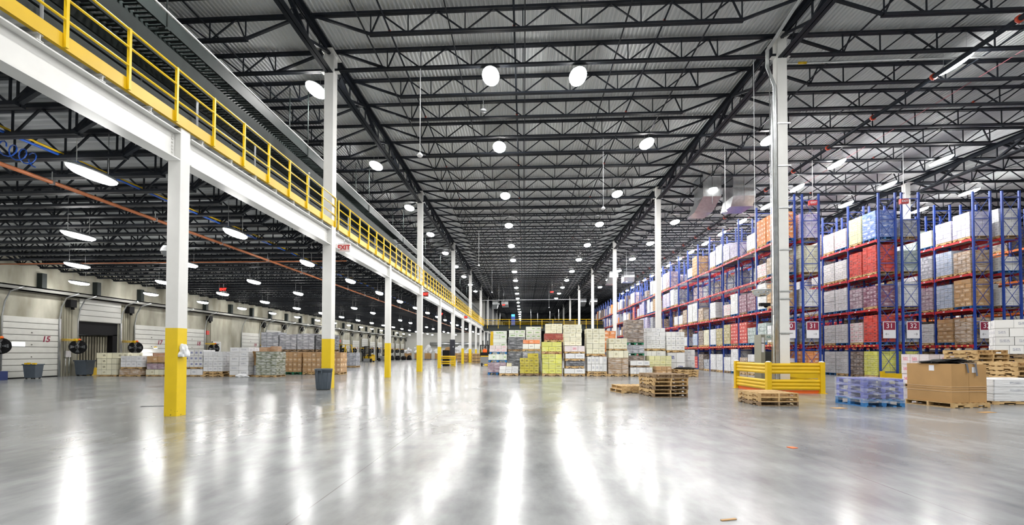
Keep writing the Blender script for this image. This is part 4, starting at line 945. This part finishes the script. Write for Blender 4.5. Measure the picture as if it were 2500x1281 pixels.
# ------------------------------------------------------------------ yellow guard, charging cabinet, column kit
t = thing('guard_rail', 'yellow ribbed steel guard fence around the front tall column', 'guard rail', (0, 0, 0))
gx0, gx1, gy0, gy1 = 8.33, 10.08, 16.2, 18.55
for a, b in ((gx0, gy0), (gx1, gy0), (gx1, gy1), (gx0, gy1)):
    p = part('post', MB().box(-.075, .075, -.075, .075, 0, 1.06), t, YEL, (a, b, 0)); part('post_cap', MB().lathe([(.0, 1.095), (.06, 1.085), (.08, 1.06), (.08, 1.05)], 12), p, WPL); part('foot_plate', MB().box(-.12, .12, -.12, .12, 0, .015), p, YEL)
def ribbed(a0, a1, fix, ax, sg, lv=(.84, .29)):
    for zc_ in lv:
        m_ = MB(); pr = []
        for k in range(3):
            z0 = zc_ - .18 + k * .12
            for q in range(7):
                an = math.pi * q / 6; pr.append((-math.cos(an) * 0 + math.sin(an) * .05 * sg, z0 + .06 - math.cos(an) * .058))
        pr = [(a_, z_) for a_, z_ in pr]; pr2 = [(a_ - .006 * sg, z_) for a_, z_ in pr][::-1]
        prof = [(p_[0] + fix, p_[1]) for p_ in pr + pr2]
        n_ = len(pr)
        vs = []; fs = []
        for tt in (a0, a1):
            for p_ in pr: vs.append((p_[0] + fix, tt, p_[1]) if ax == 'y' else (tt, p_[0] + fix, p_[1]))
        fs = [(i, i + 1, i + 1 + n_, i + n_) for i in range(n_ - 1)]; m_._add(vs, fs, 0, False)
        m_.box(*((fix - .02, fix + .001, a0, a1) if ax == 'y' else (a0, a1, fix - .02, fix + .001)), zc_ - .18, zc_ + .18)
        part('ribbed_rail', m_, t, YEL)
ribbed(gx0 + .075, gx1 - .075, gy0, 'x', -1); ribbed(gx0 + .075, gx1 - .075, gy1, 'x', 1, (.84,)); ribbed(gy0 + .075, gy1 - .075, gx0, 'y', -1); ribbed(gy0 + .075, gy1 - .075, gx1, 'y', 1)
part('floor_box', MB().box(1.25 + gx0, 1.62 + gx0, 18.0, 18.3, 0, .42), t, YEL)
part('base_plate', MB().box(gx0 + .08, gx1 - .08, gy0 + .02, gy0 + .06, 0, .10).box(gx0 + .02, gx0 + .06, gy0 + .08, gy1 - .08, 0, .10), t, ORG)
t = thing('charging_cabinet', 'grey charging cabinet with header lettering inside the yellow guard', 'cabinet', (8.95, 17.65, 0))
part('side_post', MB().box(-.13, .02, 0, .5, 0, 2.06), t, mat('cabinet_olive_grey', (.26, .26, .21), .5)); part('header', MB().box(.02, .72, 0, .5, 1.86, 2.06), t, mat('cabinet_pale', (.55, .57, .52), .5))
part('dark_bay', MB().box(.02, .72, .10, .5, .35, 1.42), t, mat('cabinet_dark', (.03, .035, .035), .3)); part('base', MB().box(-.13, .72, 0, .5, 0, .35), t, GRYM)
part('notice_sheet', MB().box(-.11, -.02, -.006, 0, 1.4, 1.75).box(-.11, -.02, -.006, 0, 1.72, 1.95), t, SIGNW)
letters('NUVERA', .135, mat('teal_letter', (.12, .25, .24), .5), t, (.33, -.005, 1.96), FRONT, .002)
tag(part('white_base_slab', MB().box(8.5, 9.95, 16.35, 17.4, .0, .04).box(9.3, 9.9, 17.6, 18.3, 0, .3), None, WPL), 'pale slab and box on the floor within the yellow guard', 'slab')
t = thing('conduit_bundle', 'bundle of grey conduits clamped to the front tall column', 'conduit', (0, 0, 0))
for k, xx in enumerate((9.05, 9.01, 8.97)):
    part('conduit', MB().tube([(xx, 16.92, .05), (xx, 16.92, 11.0), (xx - .25, 16.92, 11.7), (xx - .25, 16.92, 12.3), (xx - .12, 14.6 , 12.9)], .026, 8), t, GALV)
part('trunking', MB().box(8.94, 9.08, 16.96, 17.06, .05, 10.6), t, GALV)
t = thing('strap_set', 'steel strap clamps spaced up the front tall column', 'clamp', (XR, YT, 0))
for z_ in (2.07, 3.3, 3.57, 5.06, 6.56, 8.07, 9.6):
    part('clamp', MB().box(-.20, .25, -.20, -.17, z_ - .02, z_ + .02).box(.17, .20, -.18, .18, z_ - .02, z_ + .02), t, GALV)
tag(part('drop_pole', MB().tube([(8.72, 16.7, .0), (8.72, 16.7, 12.2)], .014, 6), None, GALV), 'thin grey pole rising beside the front tall column conduits', 'pole')
tag(part('white_cable', MB().tube([(8.42, 17.2, 3.8), (8.42, 17.2, 13.03)], .010, 5), None, WPL), 'thin white cord hanging from the roof above the dome mirror', 'cord')
t = thing('dome_mirror', 'clear half-dome safety mirror hanging beside the front tall column', 'mirror', (8.32, 16.6, 3.45))
part('dome', MB().lathe([(.30, .12), (.29, .05), (.24, -.03), (.15, -.09), (0, -.12)], 24), t, mat('mirror_dome', (.75, .77, .76), .08, .9)); part('rim', MB().lathe([(.31, .11), (.32, .13), (.30, .14), (.0, .145)], 24), t, GALV)
part('hanger_wire', MB().tube([(-.2, 0, .13), (.1, 0, .55), (.4, .3, .60)], .008, 5).tube([(.2, 0, .13), (.1, 0, .55)], .008, 5), t, GALV)
t = thing('surveillance_camera', 'dark camera on a curved arm beside the front tall column', 'camera', (8.72, 16.65, 3.05))
part('arm', MB().tube([(.02, 0, -.35), (.0, -.03, -.02), (-.15, -.03, .03), (-.26, -.03, 0)], .02, 8), t, WPL); part('body', MB().cbox((-.28, -.03, .02), (.34, .14, .11)).lathe([(0, -.10), (.06, -.07), (.07, 0)], 12, (-.24, -.03, 0)), t, BLACK)
part('beacon', MB().lathe([(0, 0), (.05, .0), (.05, .08), (0, .1)], 12, (-.1, -.03, -.2)), t, mat('red_lens', (.35, .02, .02), .3))
# camera dome, wad of film on the nearest yellow column
t = thing('dome_camera', 'small white dome camera on the nearest mezzanine column', 'camera', (XL - .24, Y0 - .02, 3.5))
part('housing', MB().lathe([(0, .14), (.06, .13), (.10, .06), (.11, 0)], 16), t, WPL); part('lens_dome', MB().lathe([(.09, 0), (.085, -.05), (.05, -.09), (0, -.10)], 16), t, mat('smoked_dome', (.2, .21, .22), .1)); part('bracket', MB().box(0, .13, -.03, .03, .05, .10), t, WPL)
tag(part('film_wad', lump(.17, .16, .24, mat('crumpled_film', (.8, .82, .84), .25, bump=.8, bs=14), 11, rough=.5), None, None, (XL + .21, Y0 - .05, 1.25)), 'wad of crumpled clear film stuck to the nearest yellow column', 'film wad')

# ------------------------------------------------------------------ bins, fans, small dock things
def bin_(x, y, label, s_=1., sq=False, rz=0.):
    t = thing('waste_bin', label, 'waste bin', (x, y, 0), rz)
    if not sq:
        part('body', MB().lathe([(0, .012), (.235, .012), (.25, .03), (.285, .62), (.285, .64), (.305, .645), (.305, .72), (.315, .73), (.315, .76), (.295, .765), (.285, .70), (.22, .05), (0, .05)], 32), t, CANG)
        m_ = MB()
        for s2 in (-1, 1): m_.box(-.085, -.06, s2 * .30, s2 * .35, .60, .76).box(.06, .085, s2 * .30, s2 * .35, .60, .76).box(-.085, .085, s2 * .34, s2 * .365, .70, .76)
        part('handle', m_, t, CANG)
        m_ = MB()
        for q in range(10):
            an = 2 * math.pi * q / 10; m_.bar((.245 * math.cos(an), .245 * math.sin(an), .03), (.288 * math.cos(an), .288 * math.sin(an), .63), .025, .02)
        part('rib', m_, t, CANG)
    else:
        m_ = MB(); w0, w1 = .27, .32
        m_._add([(-w0, -.20, .06), (w0, -.20, .06), (w0, .20, .06), (-w0, .20, .06), (-w1, -.25, .78), (w1, -.25, .78), (w1, .25, .78), (-w1, .25, .78)], [(0, 3, 2, 1), (0, 1, 5, 4), (1, 2, 6, 5), (2, 3, 7, 6), (3, 0, 4, 7)])
        m_.box(-w1 - .03, w1 + .03, -.28, -.25, .74, .80).box(-w1 - .03, w1 + .03, .25, .28, .74, .80).box(-w1 - .03, -w1, -.28, .28, .74, .80).box(w1, w1 + .03, -.28, .28, .74, .80)
        part('body', m_, t, CANG)
        m_ = MB()
        for a in (-.2, .2):
            for b in (-.15, .15): m_.tube([(a - .02, b, .05), (a + .02, b, .05)], .05, 10)
        part('wheel', m_, t, BLACK)
    t.scale = (s_, s_, s_); return t
bin_(-7.28, 16.3, 'round grey plastic bin beside the first tall column')
t = bin_(-24.42, 21.5, 'square grey bin holding yellow tools before dock door fifteen', .92, True, math.pi / 2 * 0 + .1)
part('caddy_contents', MB().box(-.2, -.1, -.30, -.2, .78, .86).box(-.06, .08, -.3, -.2, .78, .88).box(.2, .38, -.3, -.2, .78, .86), t, YEL)
bin_(-24.75, 24.5, 'square grey wheeled bin beside the open dock door', 1.1, True)
t = thing('tool_case', 'dark blue case with white stickers on the floor by the dock wall', 'case', (-24.9, 20.2, 0)); part('case_body', MB().box(-.3, .33, -.3, .3, 0, .42), t, mat('navy_case', (.01, .025, .12), .5)); part('sticker', MB().box(-.02, .12, -.304, -.3, .08, .22).box(-.24, -.14, -.304, -.3, .2, .28), t, SIGNW)
tag(part('white_bag', lump(.6, .6, 1.1, WPL, 5), None, None, (-24.75, 19.3, 0)), 'tall white bag standing at the far dock side by the fan', 'bag')
def turn(o):
    o.rotation_euler = (0, 0, -.95); o.scale = (1.35,) * 3; return o
def fan(y, n):
    t = thing('dock_fan', f'black drum fan on a yellow swing arm between dock doors, {nth(n)} along the wall', 'fan', (XWALL + .62, y, 1.62), 0, 'dock fans')
    m_ = MB()
    for r_ in (.08, .14, .20, .26): m_.tube([(.10 * (1 - r_ / .3), r_ * math.cos(a), r_ * math.sin(a)) for a in [2 * math.pi * k / 20 for k in range(21)]], .006, 4, caps=False)
    for k in range(12):
        a = 2 * math.pi * k / 12; m_.bar((.09, 0, 0), (0, .28 * math.cos(a), .28 * math.sin(a)), .006, .006)
    turn(part('cage', m_, t, BLACK))
    m_ = MB(); m_.tube([(-.14, .28 * math.cos(a), .28 * math.sin(a)) for a in [2 * math.pi * k / 24 for k in range(25)]], .012, 5, caps=False)
    m_.tube([(-.13, 0, 0), (-.12, 0, 0)], .28, 24)
    turn(part('drum_ring', m_, t, BLACK))
    m_ = MB()
    for k in range(4):
        a = math.pi / 2 * k; m_._add([(-.05, .03 * math.cos(a), .03 * math.sin(a)), (-.09, .24 * math.cos(a - .3), .24 * math.sin(a - .3)), (-.03, .24 * math.cos(a + .3), .24 * math.sin(a + .3))], [(0, 1, 2)])
    m_.lathe([(0, -.1), (.06, -.08), (.06, .08), (0, .1)], 10); turn(part('blade', m_, t, GRYM))
    part('yellow_arm', MB().tube([(-.55, -.35, .42), (.0, -.1, .40)], .028, 8).tube([(-.55, -.35, .34), (.0, -.1, .34)], .02, 8).cbox((0, -.05, .4), (.14, .2, .12)).box(-.02, .02, -.05, -.01, .25, .4), t, YEL)
    part('dock_lamp', MB().lathe([(.05, 0), (.08, .06), (0, .12)], 10, (.08, .05, .36)), t, ORG)
n = 1
for i, (dy, kd, num) in enumerate(doors):
    yy = dy + DW + .62 if i != 5 else dy + DW + .45
    if i >= 1:
        fan(yy, n); n += 1
    tag(part('door_operator', MB().box(0, .32, -.18, .18, 0, .42).tube([(.16, .1, -.12), (.16, .1, .0)], .08, 10), None, BLACK, (XWALL + .05, yy, 3.82)), f'black door operator box high between dock doors, {nth(i + 1)} along', 'door operator', 'door operators')
tag(part('junction_box', MB().box(0, .1, -.15, .15, 0, .35).tube([(.05, -.1, -.9), (.05, -.1, 0)], .015, 6).tube([(.05, .1, -.9), (.05, .1, 0)], .015, 6), None, GALV, (XWALL + .03, 24.1, 1.05)), 'grey junction box with conduits under the fan by door fifteen', 'junction box')
t = thing('dock_spotlight', 'lit round dock spotlight glowing before dock door seventeen', 'lamp', (XWALL + .75, 29.4, 1.62)); part('shade', MB().lathe([(0, .1), (.08, .09), (.12, 0)], 14), t, YEL); part('lens', MB().lathe([(.12, -.01), (0, -.03)], 14), t, LENSA)
for k, yy in enumerate((35.4, 62.0)): tag(part('fire_alarm_box', MB().box(0, .08, -.14, .14, -.16, .16), None, mat('alarm_red', (.6, .05, .04), .4), (XWALL + .02, yy, 2.9)), f'small red alarm box high on the pale dock wall, {nth(k + 1)} one', 'alarm box')
for k in range(24):
    yy = 19.5 + 3.1 * k
    tag(part('wall_bracket', MB().box(0, .30, -.12, .12, 4.68, 5.45), None, STEELG, (XWALL, yy, 0)), f'dark steel bracket above the dock ledge carrying the deck, {nth(k + 1)} along', 'bracket', 'brackets above the dock ledge')
# pipes and cables under the mezzanine
t = thing('copper_pipe', 'long orange-brown pipe running below the mezzanine joists', 'pipe', (-11, 0, 5.3)); part('pipe_run', MB().tube([(0, -5, 0), (0, 94, 0)], .045, 10), t, COPP)
m_ = MB(); [m_.tube([(0, y_, .03), (0, y_, .25)], .012, 5).box(-.06, .06, y_ - .02, y_ + .02, -.055, .055) for y_ in range(7, 90, 3)]; part('pipe_clamp', m_, t, GALV)
t = thing('cross_pipe', 'thin orange-brown pipe crossing below the mezzanine joists', 'pipe', (0, 19.9, 5.42)); part('pipe_run', MB().tube([(XWALL + .1, 0, 0), (-7.9, 0, 0)], .028, 8), t, COPP)
tag(part('yellow_cable', MB().tube([(-10.0 + .05 * math.sin(k * 1.3), -2 + 3 * k, 5.66 + .03 * math.cos(k * 2)) for k in range(32)], .022, 6), None, YEL), 'long yellow cable strung under the mezzanine beside the blue one', 'cable')
tag(part('blue_cable', MB().tube([(-10.0 + .05 * math.cos(k * 1.1), -2 + 3 * k, 5.58 + .03 * math.sin(k * 2)) for k in range(32)], .026, 6), None, BLUEL), 'long blue cable strung under the mezzanine beside the yellow one', 'cable')
tag(part('blue_cable_coil', MB().tube([(-10.6 + .14 * math.cos(k * .6), 8.6 + .06 * k * .3, 5.5 + .14 * math.sin(k * .6)) for k in range(40)], .014, 5), None, BLUEL), 'coil of blue cable hanging near the nearest mezzanine joists', 'cable')
# exit signs
def exit_sign(x, y, z, label, lit=True, s_=1.):
    top_ = 13.03 if z > 6.5 else (6.15 if x < -7.3 and z > 4.5 else z + .4)
    t = thing('exit_sign', label, 'exit sign', (x, y, z)); t.scale = (s_,) * 3
    part('sign_box', MB().box(-.19, .19, -.03, .03, -.13, .13), t, WPL if not lit else BLACK); part('red_panel', MB().box(-.17, .17, -.034, -.03, -.11, .11), t, mat('exit_pale_panel', (.80, .62, .60), .4) if not lit else mat('exit_dark_panel', (.12, .01, .01), .4))
    letters('EXIT', .19, REDL if lit else mat('exit_red_print', (.6, .03, .03), .5), t, (0, -.04, 0), FRONT, .005); part('stem', MB().tube([(0, 0, .13), (0, 0, (top_ - z) / s_)], .015, 6), t, GALV)
exit_sign(-7.14, 17.75, 5.50, 'pale sign with red EXIT letters on the first tall mezzanine column', False, 1.3)
exit_sign(-18.6, 27.3, 5.22, 'lit red EXIT sign hanging deep under the mezzanine', True, 1.1)
for k, (x, y, z) in enumerate(((-8.4, 45.5, 5.2), (-7.23, 33.0, 5.6), (-7.23, 56., 5.7), (4.2, 70, 10.6), (-3.5, 78, 9.5), (-25.2, 60, 3.4))): exit_sign(x, y, z, f'small distant red EXIT sign in the hall depth, {nth(k + 1)} by distance', True, 1.3)

# ------------------------------------------------------------------ trucks and person
def wheel(mb, c, r, w): mb.tube([(c[0] - w / 2, c[1], c[2]), (c[0] + w / 2, c[1], c[2])], r, 18)
def forklift(x, y, rz, label, M, body=None):
    t = thing('forklift', label, 'forklift', (x, y, 0), rz)
    part('chassis', MB().prism([(-.55, .18), (.55, .18), (.55, .75), (.48, .82), (-.48, .82), (-.55, .75)], -.75, .55), t, body or M)
    part('counterweight', MB().prism([(-.56, .15), (.56, .15), (.56, .95), (.4, 1.08), (-.4, 1.08), (-.56, .95)], -1.15, -.7), t, body or M)
    m_ = MB()
    for s_ in (-1, 1): m_.bar((s_ * .48, -.75, .95), (s_ * .44, -.55, 2.12), .06, .06); m_.bar((s_ * .48, .5, .8), (s_ * .44, .25, 2.12), .06, .06); m_.bar((s_ * .44, -.6, 2.12), (s_ * .44, .35, 2.12), .06, .06)
    for k in range(5): m_.bar((-.44, -.5 + .2 * k, 2.13), (.44, -.5 + .2 * k, 2.13), .03, .03)
    part('overhead_guard', m_, t, M)
    m_ = MB()
    for s_ in (-1, 1): m_.box(s_ * .32 - .05, s_ * .32 + .05, .68, .82, .08, 2.2)
    for z_ in (.4, 1.2, 2.15): m_.box(-.32, .32, .70, .78, z_, z_ + .08)
    part('mast', m_, t, BLACK)
    part('fork', MB().box(-.30, -.18, .82, 1.85, .06, .10).box(.18, .30, .82, 1.85, .06, .10).box(-.45, .45, .80, .84, .06, .5), t, GRYM)
    part('seat', MB().box(-.25, .25, -.5, -.05, .82, .95).bar((0, -.48, .9), (0, -.58, 1.4), .48, .1), t, BLACK); part('steering_wheel', MB().tube([(.18 * math.cos(a), .25 + .1 * math.sin(a), 1.25 + .12 * math.sin(a)) for a in [k * .63 for k in range(11)]], .015, 5), t, BLACK)
    for s_ in (-1, 1):
        m_ = MB(); wheel(m_, (s_ * .5, .45, .25), .25, .2); part('wheel', m_, t, BLACK)
        m_ = MB(); wheel(m_, (s_ * .45, -.8, .2), .2, .18); part('wheel', m_, t, BLACK)
    return t
forklift(-18.6, 46.5, math.radians(70), 'yellow forklift with tall guard standing behind the charcoal wrapped load', YEL)
forklift(-21.9, 63.5, math.pi, 'yellow and black forklift seen from behind farther down the dock', mat('forklift_dark_frame', (.03, .03, .03), .5), YEL)
forklift(-22.6, 72, math.radians(100), 'grey truck parked deep along the dock wall', GRYM)
t = thing('reach_truck', 'black and yellow stand-on truck carrying a person in orange', 'reach truck', (-4.0, 46.4, 0), 0)
part('body', MB().box(-.42, .42, -.3, .55, .12, .95), t, GRYM); part('yellow_band', MB().box(-.43, .43, -.31, .2, .95, 1.05).box(.0, .5, -.55, -.3, .05, .22), t, YEL)
m_ = MB()
for a in (-.42, .42):
    for b in (-.28, .5): m_.box(a - .03, a + .03, b - .03, b + .03, .95, 2.1)
m_.box(-.46, .46, -.32, .55, 2.08, 2.15); part('overhead_guard', m_, t, BLACK)
m_ = MB(); m_.box(-.3, -.2, .6, .72, .1, 2.6).box(.2, .3, .6, .72, .1, 2.6).box(-.3, .3, .62, .7, 1.2, 1.3); part('mast', m_, t, BLACK)
for a in (-.25, .25):
    m_ = MB(); wheel(m_, (a, -.45 if a < 0 else .4, .16), .16, .12); part('wheel', m_, t, BLACK)
part('back_rest', MB().box(-.4, .4, -.30, -.22, 1.05, 1.38), t, BLACK)
def person(x, y, z, label):
    me = bpy.data.meshes.new('body'); V = [(0, 0, .95), (0, 0, 1.15), (0, 0, 1.38), (0, .01, 1.50), (0, .03, 1.62), (0, .03, 1.72),
        (.17, 0, 1.40), (.24, .06, 1.15), (.22, .26, 1.08), (.21, .34, 1.09), (-.17, 0, 1.40), (-.24, .06, 1.15), (-.22, .26, 1.08), (-.21, .34, 1.09),
        (.10, 0, .88), (.11, .02, .48), (.11, 0, .08), (.11, .12, .04), (-.10, 0, .88), (-.11, .02, .48), (-.11, 0, .08), (-.11, .12, .04)]
    Eg = [(0, 1), (1, 2), (2, 3), (3, 4), (4, 5), (2, 6), (6, 7), (7, 8), (8, 9), (2, 10), (10, 11), (11, 12), (12, 13), (0, 14), (14, 15), (15, 16), (16, 17), (0, 18), (18, 19), (19, 20), (20, 21)]
    rad = [.15, .14, .16, .055, .09, .085, .065, .045, .032, .038, .065, .045, .032, .038, .095, .06, .042, .035, .095, .06, .042, .035]
    me.from_pydata(V, Eg, []); me.materials.append(CLOTH)
    t = thing('person', label, 'person', (x, y, z))
    o = part('body', me, t); md = o.modifiers.new('skin', 'SKIN'); sl = me.skin_vertices[0]
    for i, r_ in enumerate(rad): sl.data[i].radius = (r_, r_ * .85); sl.data[i].use_root = (i == 0)
    o.modifiers.new('sub', 'SUBSURF').levels = 1; o.modifiers['sub'].render_levels = 1
    part('hi_vis_vest', MB().lathe([(.175, .92), (.18, 1.1), (.20, 1.3), (.19, 1.42), (.08, 1.5)], 16, (0, 0, 0), 0, 1.15, .9), t, HIVIS)
    part('head', MB().lathe([(0, 1.50), (.06, 1.53), (.085, 1.62), (.08, 1.70), (0, 1.76)], 14, (0, .03, 0)), t, SKIN)
    part('hair', MB().lathe([(.09, 1.63), (.092, 1.70), (.06, 1.765), (0, 1.78)], 14, (0, .015, 0)), t, BLACK)
    return t
person(-3.98, 46.32, .12 + .12, 'person in orange high-visibility vest standing in the black truck')
# far corner: bulk boxes heaped with white film, stacked pallets, low guard
for k in range(7):
    t = thing('waste_box', f'brown bulk box heaped with white film near the end wall, {nth(k + 1)} along', 'bulk box', (-22.4 + 1.95 * k, 87.5, 0), 0, 'bulk boxes of waste film')
    part('box', MB().box(-.55, .55, -.5, .5, .12, 1.25), t, CARD); part('pallet', PM['blue'], t); part('waste_film', lump(1.4, 1.0, .9 + .3 * (k % 3), WPL if k != 4 else CARD, k, rough=.6), t, None, (0, 0, 1.15))
for k in range(5):
    t = thing('black_sack', f'black sack lying at the dock end before the waste boxes, {nth(k + 1)} one', 'sack', (-24.5 + .8 * k, 80 + k, 0), 0, 'black sacks at the dock end'); part('sack', lump(.9, .9, .8, BLACK, 20 + k), t)
for c_, (xx, yy) in enumerate(((-8.4, 62), (-7.2, 63.5), (-6.2, 66), (-8.6, 70), (-5.0, 70), (-6.0, 58.5))):
    for k in range(9): pallet_thing(xx, yy, k * .14, R.uniform(-.05, .05), f'pallet in the {nth(c_ + 1)} distant stack along the yellow columns, {nth(k + 1)} up', 'dark' if (k + c_) % 3 == 0 else 'wood', group=f'distant pallet stack {ONES[c_ + 1]}')
t = thing('guard_rail', 'low yellow guard rail between columns beside the black panel', 'guard rail', (-8.5, 45.9, 0))
for a in (0, 1.55): part('post', MB().box(a - .06, a + .06, -.06, .06, 0, 1.05), t, YEL)
for z_ in (.25, .45, .78, .96): part('rail', MB().tube([(0, 0, z_), (1.55, 0, z_)], .07, 8), t, YEL)
t = thing('electrical_panel', 'tall black panel mounted on a white column beside the low guard', 'panel', (XL, YT + 30.48 - .25, 0)); part('enclosure', MB().box(-.26, .26, -.15, .05, 1.0, 2.7), t, mat('black_panel', (.015, .017, .03), .4)); part('dial', MB().box(.05, .14, -.16, -.15, 1.9, 2.0), t, WPL)
tag(part('grey_box', MB().box(-8.35, -7.7, 46.6, 47.1, .0, 1.6), None, BLACK), 'black cabinet top showing behind the low yellow guard', 'cabinet')
# end-wall pipes
tag(part('wall_duct', MB().tube([(-20, YEND - .5, 3.2), (-9.5, YEND - .5, 3.2)], .35, 12), None, GALV), 'round silver duct along the white end wall of the dock zone', 'duct')

# ------------------------------------------------------------------ roof services
pi_ = 1
for nm, xc, bi in BAYS[:4]:
    for q, off in enumerate((-6.3, -3.4, -.9, 2.4, 5.2)):
        tag(part('bridging_rod', MB().box(-.02, .02, 4 if bi != 1 else 2, 120, -.02, .02), None, STEEL, (xc + off, 0, 12.21)), f'thin dark bridging rod below the joists of the {nm}, {nth(q + 1)} across', 'rod', 'bridging rods of the ' + nm)
def sprinkler(x, z, r_, label, y0=0, y1=110, step=3.05):
    t = thing('sprinkler_pipe', label, 'pipe', (x, 0, z)); part('pipe_run', MB().tube([(0, y0, 0), (0, y1, 0)], r_, 10), t, STEEL)
    m_ = MB(); y_ = 15.2
    while y_ < min(y1, 70): m_.tube([(0, y_ - .04, 0), (0, y_ + .04, 0)], r_ * 1.45, 10); y_ += step
    part('red_coupling', m_, t, REDG)
sprinkler(15.6, 11.93, .085, 'thick dark sprinkler main with red couplings above the racks')
sprinkler(-4.6, 12.32, .03, 'slim sprinkler branch with red couplings over the mezzanine side', step=5.7); sprinkler(4.6, 12.32, .03, 'slim sprinkler branch with red couplings over the hall centre', step=5.7); sprinkler(-.35, 12.32, .035, 'slim dark sprinkler branch over the middle of the hall', step=5.7)
sprinkler(-11.9, 12.32, .03, 'slim sprinkler branch with red couplings behind the overhead conveyor', step=5.7); sprinkler(19.5, 12.32, .03, 'slim sprinkler branch above the third rack row', step=5.7)
tag(part('pink_cable', MB().tube([(17.85, 14, 12.25), (17.85, 75, 12.05)], .012, 5), None, mat('pink_cable', (.55, .18, .22), .5)), 'thin pink cable running straight above the second rack aisle', 'cable')
tag(part('roof_conduit', MB().tube([(XR + .3, 17.3, 12.05), (24, 17.3, 12.05)], .03, 8).tube([(XR + .8, 17.3, 12.05), (XR + 1.1, 17.3, 12.05)], .045, 8, 1), None, [GALV, YEL]), 'pale conduit with yellow band crossing from the front tall column', 'conduit')
for k, (x, y, zb) in enumerate(((-3.95, 17.0, 8.8), (4.2, 24.6, 9.05), (-4.0, 40.0, 9.0), (-4.1, 58., 9.), (4.2, 78., 9.), (-4.0, 72, 9.0), (10.7, 25, 8.9), (11.0, 50, 9))):
    t = thing('drop_sensor', f'white sensor hanging on a thin white rod from the roof, {nth(k + 1)} by distance', 'sensor', (x, y, zb), 0, 'hanging sensors')
    part('rod', MB().tube([(0, 0, .08), (0, 0, 13.03 - zb)], .014, 6), t, WPL); part('sensor_head', MB().lathe([(0, -.05), (.09, -.04), (.11, .02), (.05, .10), (0, .11)], 14), t, WPL)
tag(part('smoke_detector', MB().lathe([(0, -.05), (.12, -.04), (.14, .02), (.1, .05)], 14).tube([(0, 0, .05), (0, 0, 1.42)], .01, 5), None, GRYM, (-1.75, 19.2, 11.62)), 'round grey detector hanging between the two brightest lamps', 'detector')
def hvac(x, y, label):
    t = thing('air_unit', label, 'air unit', (x, y, 0))
    part('duct_box', MB().box(0, 1.15, 0, 1.6, 11.5, 13.0).box(1.9, 3.3, 0, 1.6, 11.5, 13.0), t, GALV)
    part('outlet', MB()._add([(0, 0, 11.5), (1.15, 0, 11.5), (1.15, 1.6, 11.5), (0, 1.6, 11.5), (-.2, 1.0, 10.75), (.95, 1.0, 10.75), (.95, 2.4, 10.75), (-.2, 2.4, 10.75)], [(0, 1, 5, 4), (1, 2, 6, 5), (2, 3, 7, 6), (3, 0, 4, 7), (4, 5, 6, 7)]), t, GALV)
    part('outlet', MB()._add([(1.9, 0, 11.5), (3.3, 0, 11.5), (3.3, 1.6, 11.5), (1.9, 1.6, 11.5), (2.0, .6, 11.0), (3.4, .6, 11.0), (3.4, 2.2, 11.0), (2.0, 2.2, 11.0)], [(0, 1, 5, 4), (1, 2, 6, 5), (2, 3, 7, 6), (3, 0, 4, 7), (4, 5, 6, 7)]), t, GALV)
    part('seam', MB().box(.55, .58, -.01, 0, 11.0, 13).box(2.55, 2.58, -.01, 0, 11.2, 13), t, GRYM)
hvac(11.55, 30.2, 'silver air handling unit with two outlets near the first racks'); hvac(11.4, 62.0, 'distant silver air handling unit with two outlets over the racks'); hvac(11.2, 92.0, 'farthest silver air handling unit with two outlets')
hvac(-7.0 + .3, 96, 'distant pale air unit at the end of the mezzanine')
tag(part('cross_cable', MB().tube([(XL + .1, 77.97, 10.3), (XR - .1, 77.97, 10.4)], .03, 5), None, WPL), 'thin pale cable stretched across the hall above the bridge', 'cable')
# litter on the floor
for k, (x, y, w_, l_, M, lb) in enumerate(((3.85, 6.86, .05, .05, ORG, 'small orange scrap lying on the open grey floor'), (1.66, 3.86, .07, .012, CARD, 'thin brown stick lying on the open floor'), (-9.0, 11.0, .5, .02, BLACK, 'dark strip lying on the floor near the mezzanine column'),
        (7.8, 11.9, .16, .1, CARD, 'torn card scrap before the wrapped blue pallets'), (10.7, 11.3, .2, .08, CARD, 'card scrap lying before the big brown box'))):
    tag(part('floor_scrap', MB().box(-w_, w_, -l_, l_, .0, .006), None, M, (x, y, 0.001), .3), lb, 'scrap')
tag(part('film_scrap', lump(.6, .3, .16, WPL, 31, rough=.5), None, None, (-15.2, 23.9, 0)), 'crumpled white film on the floor before the tallest white load', 'film scrap')
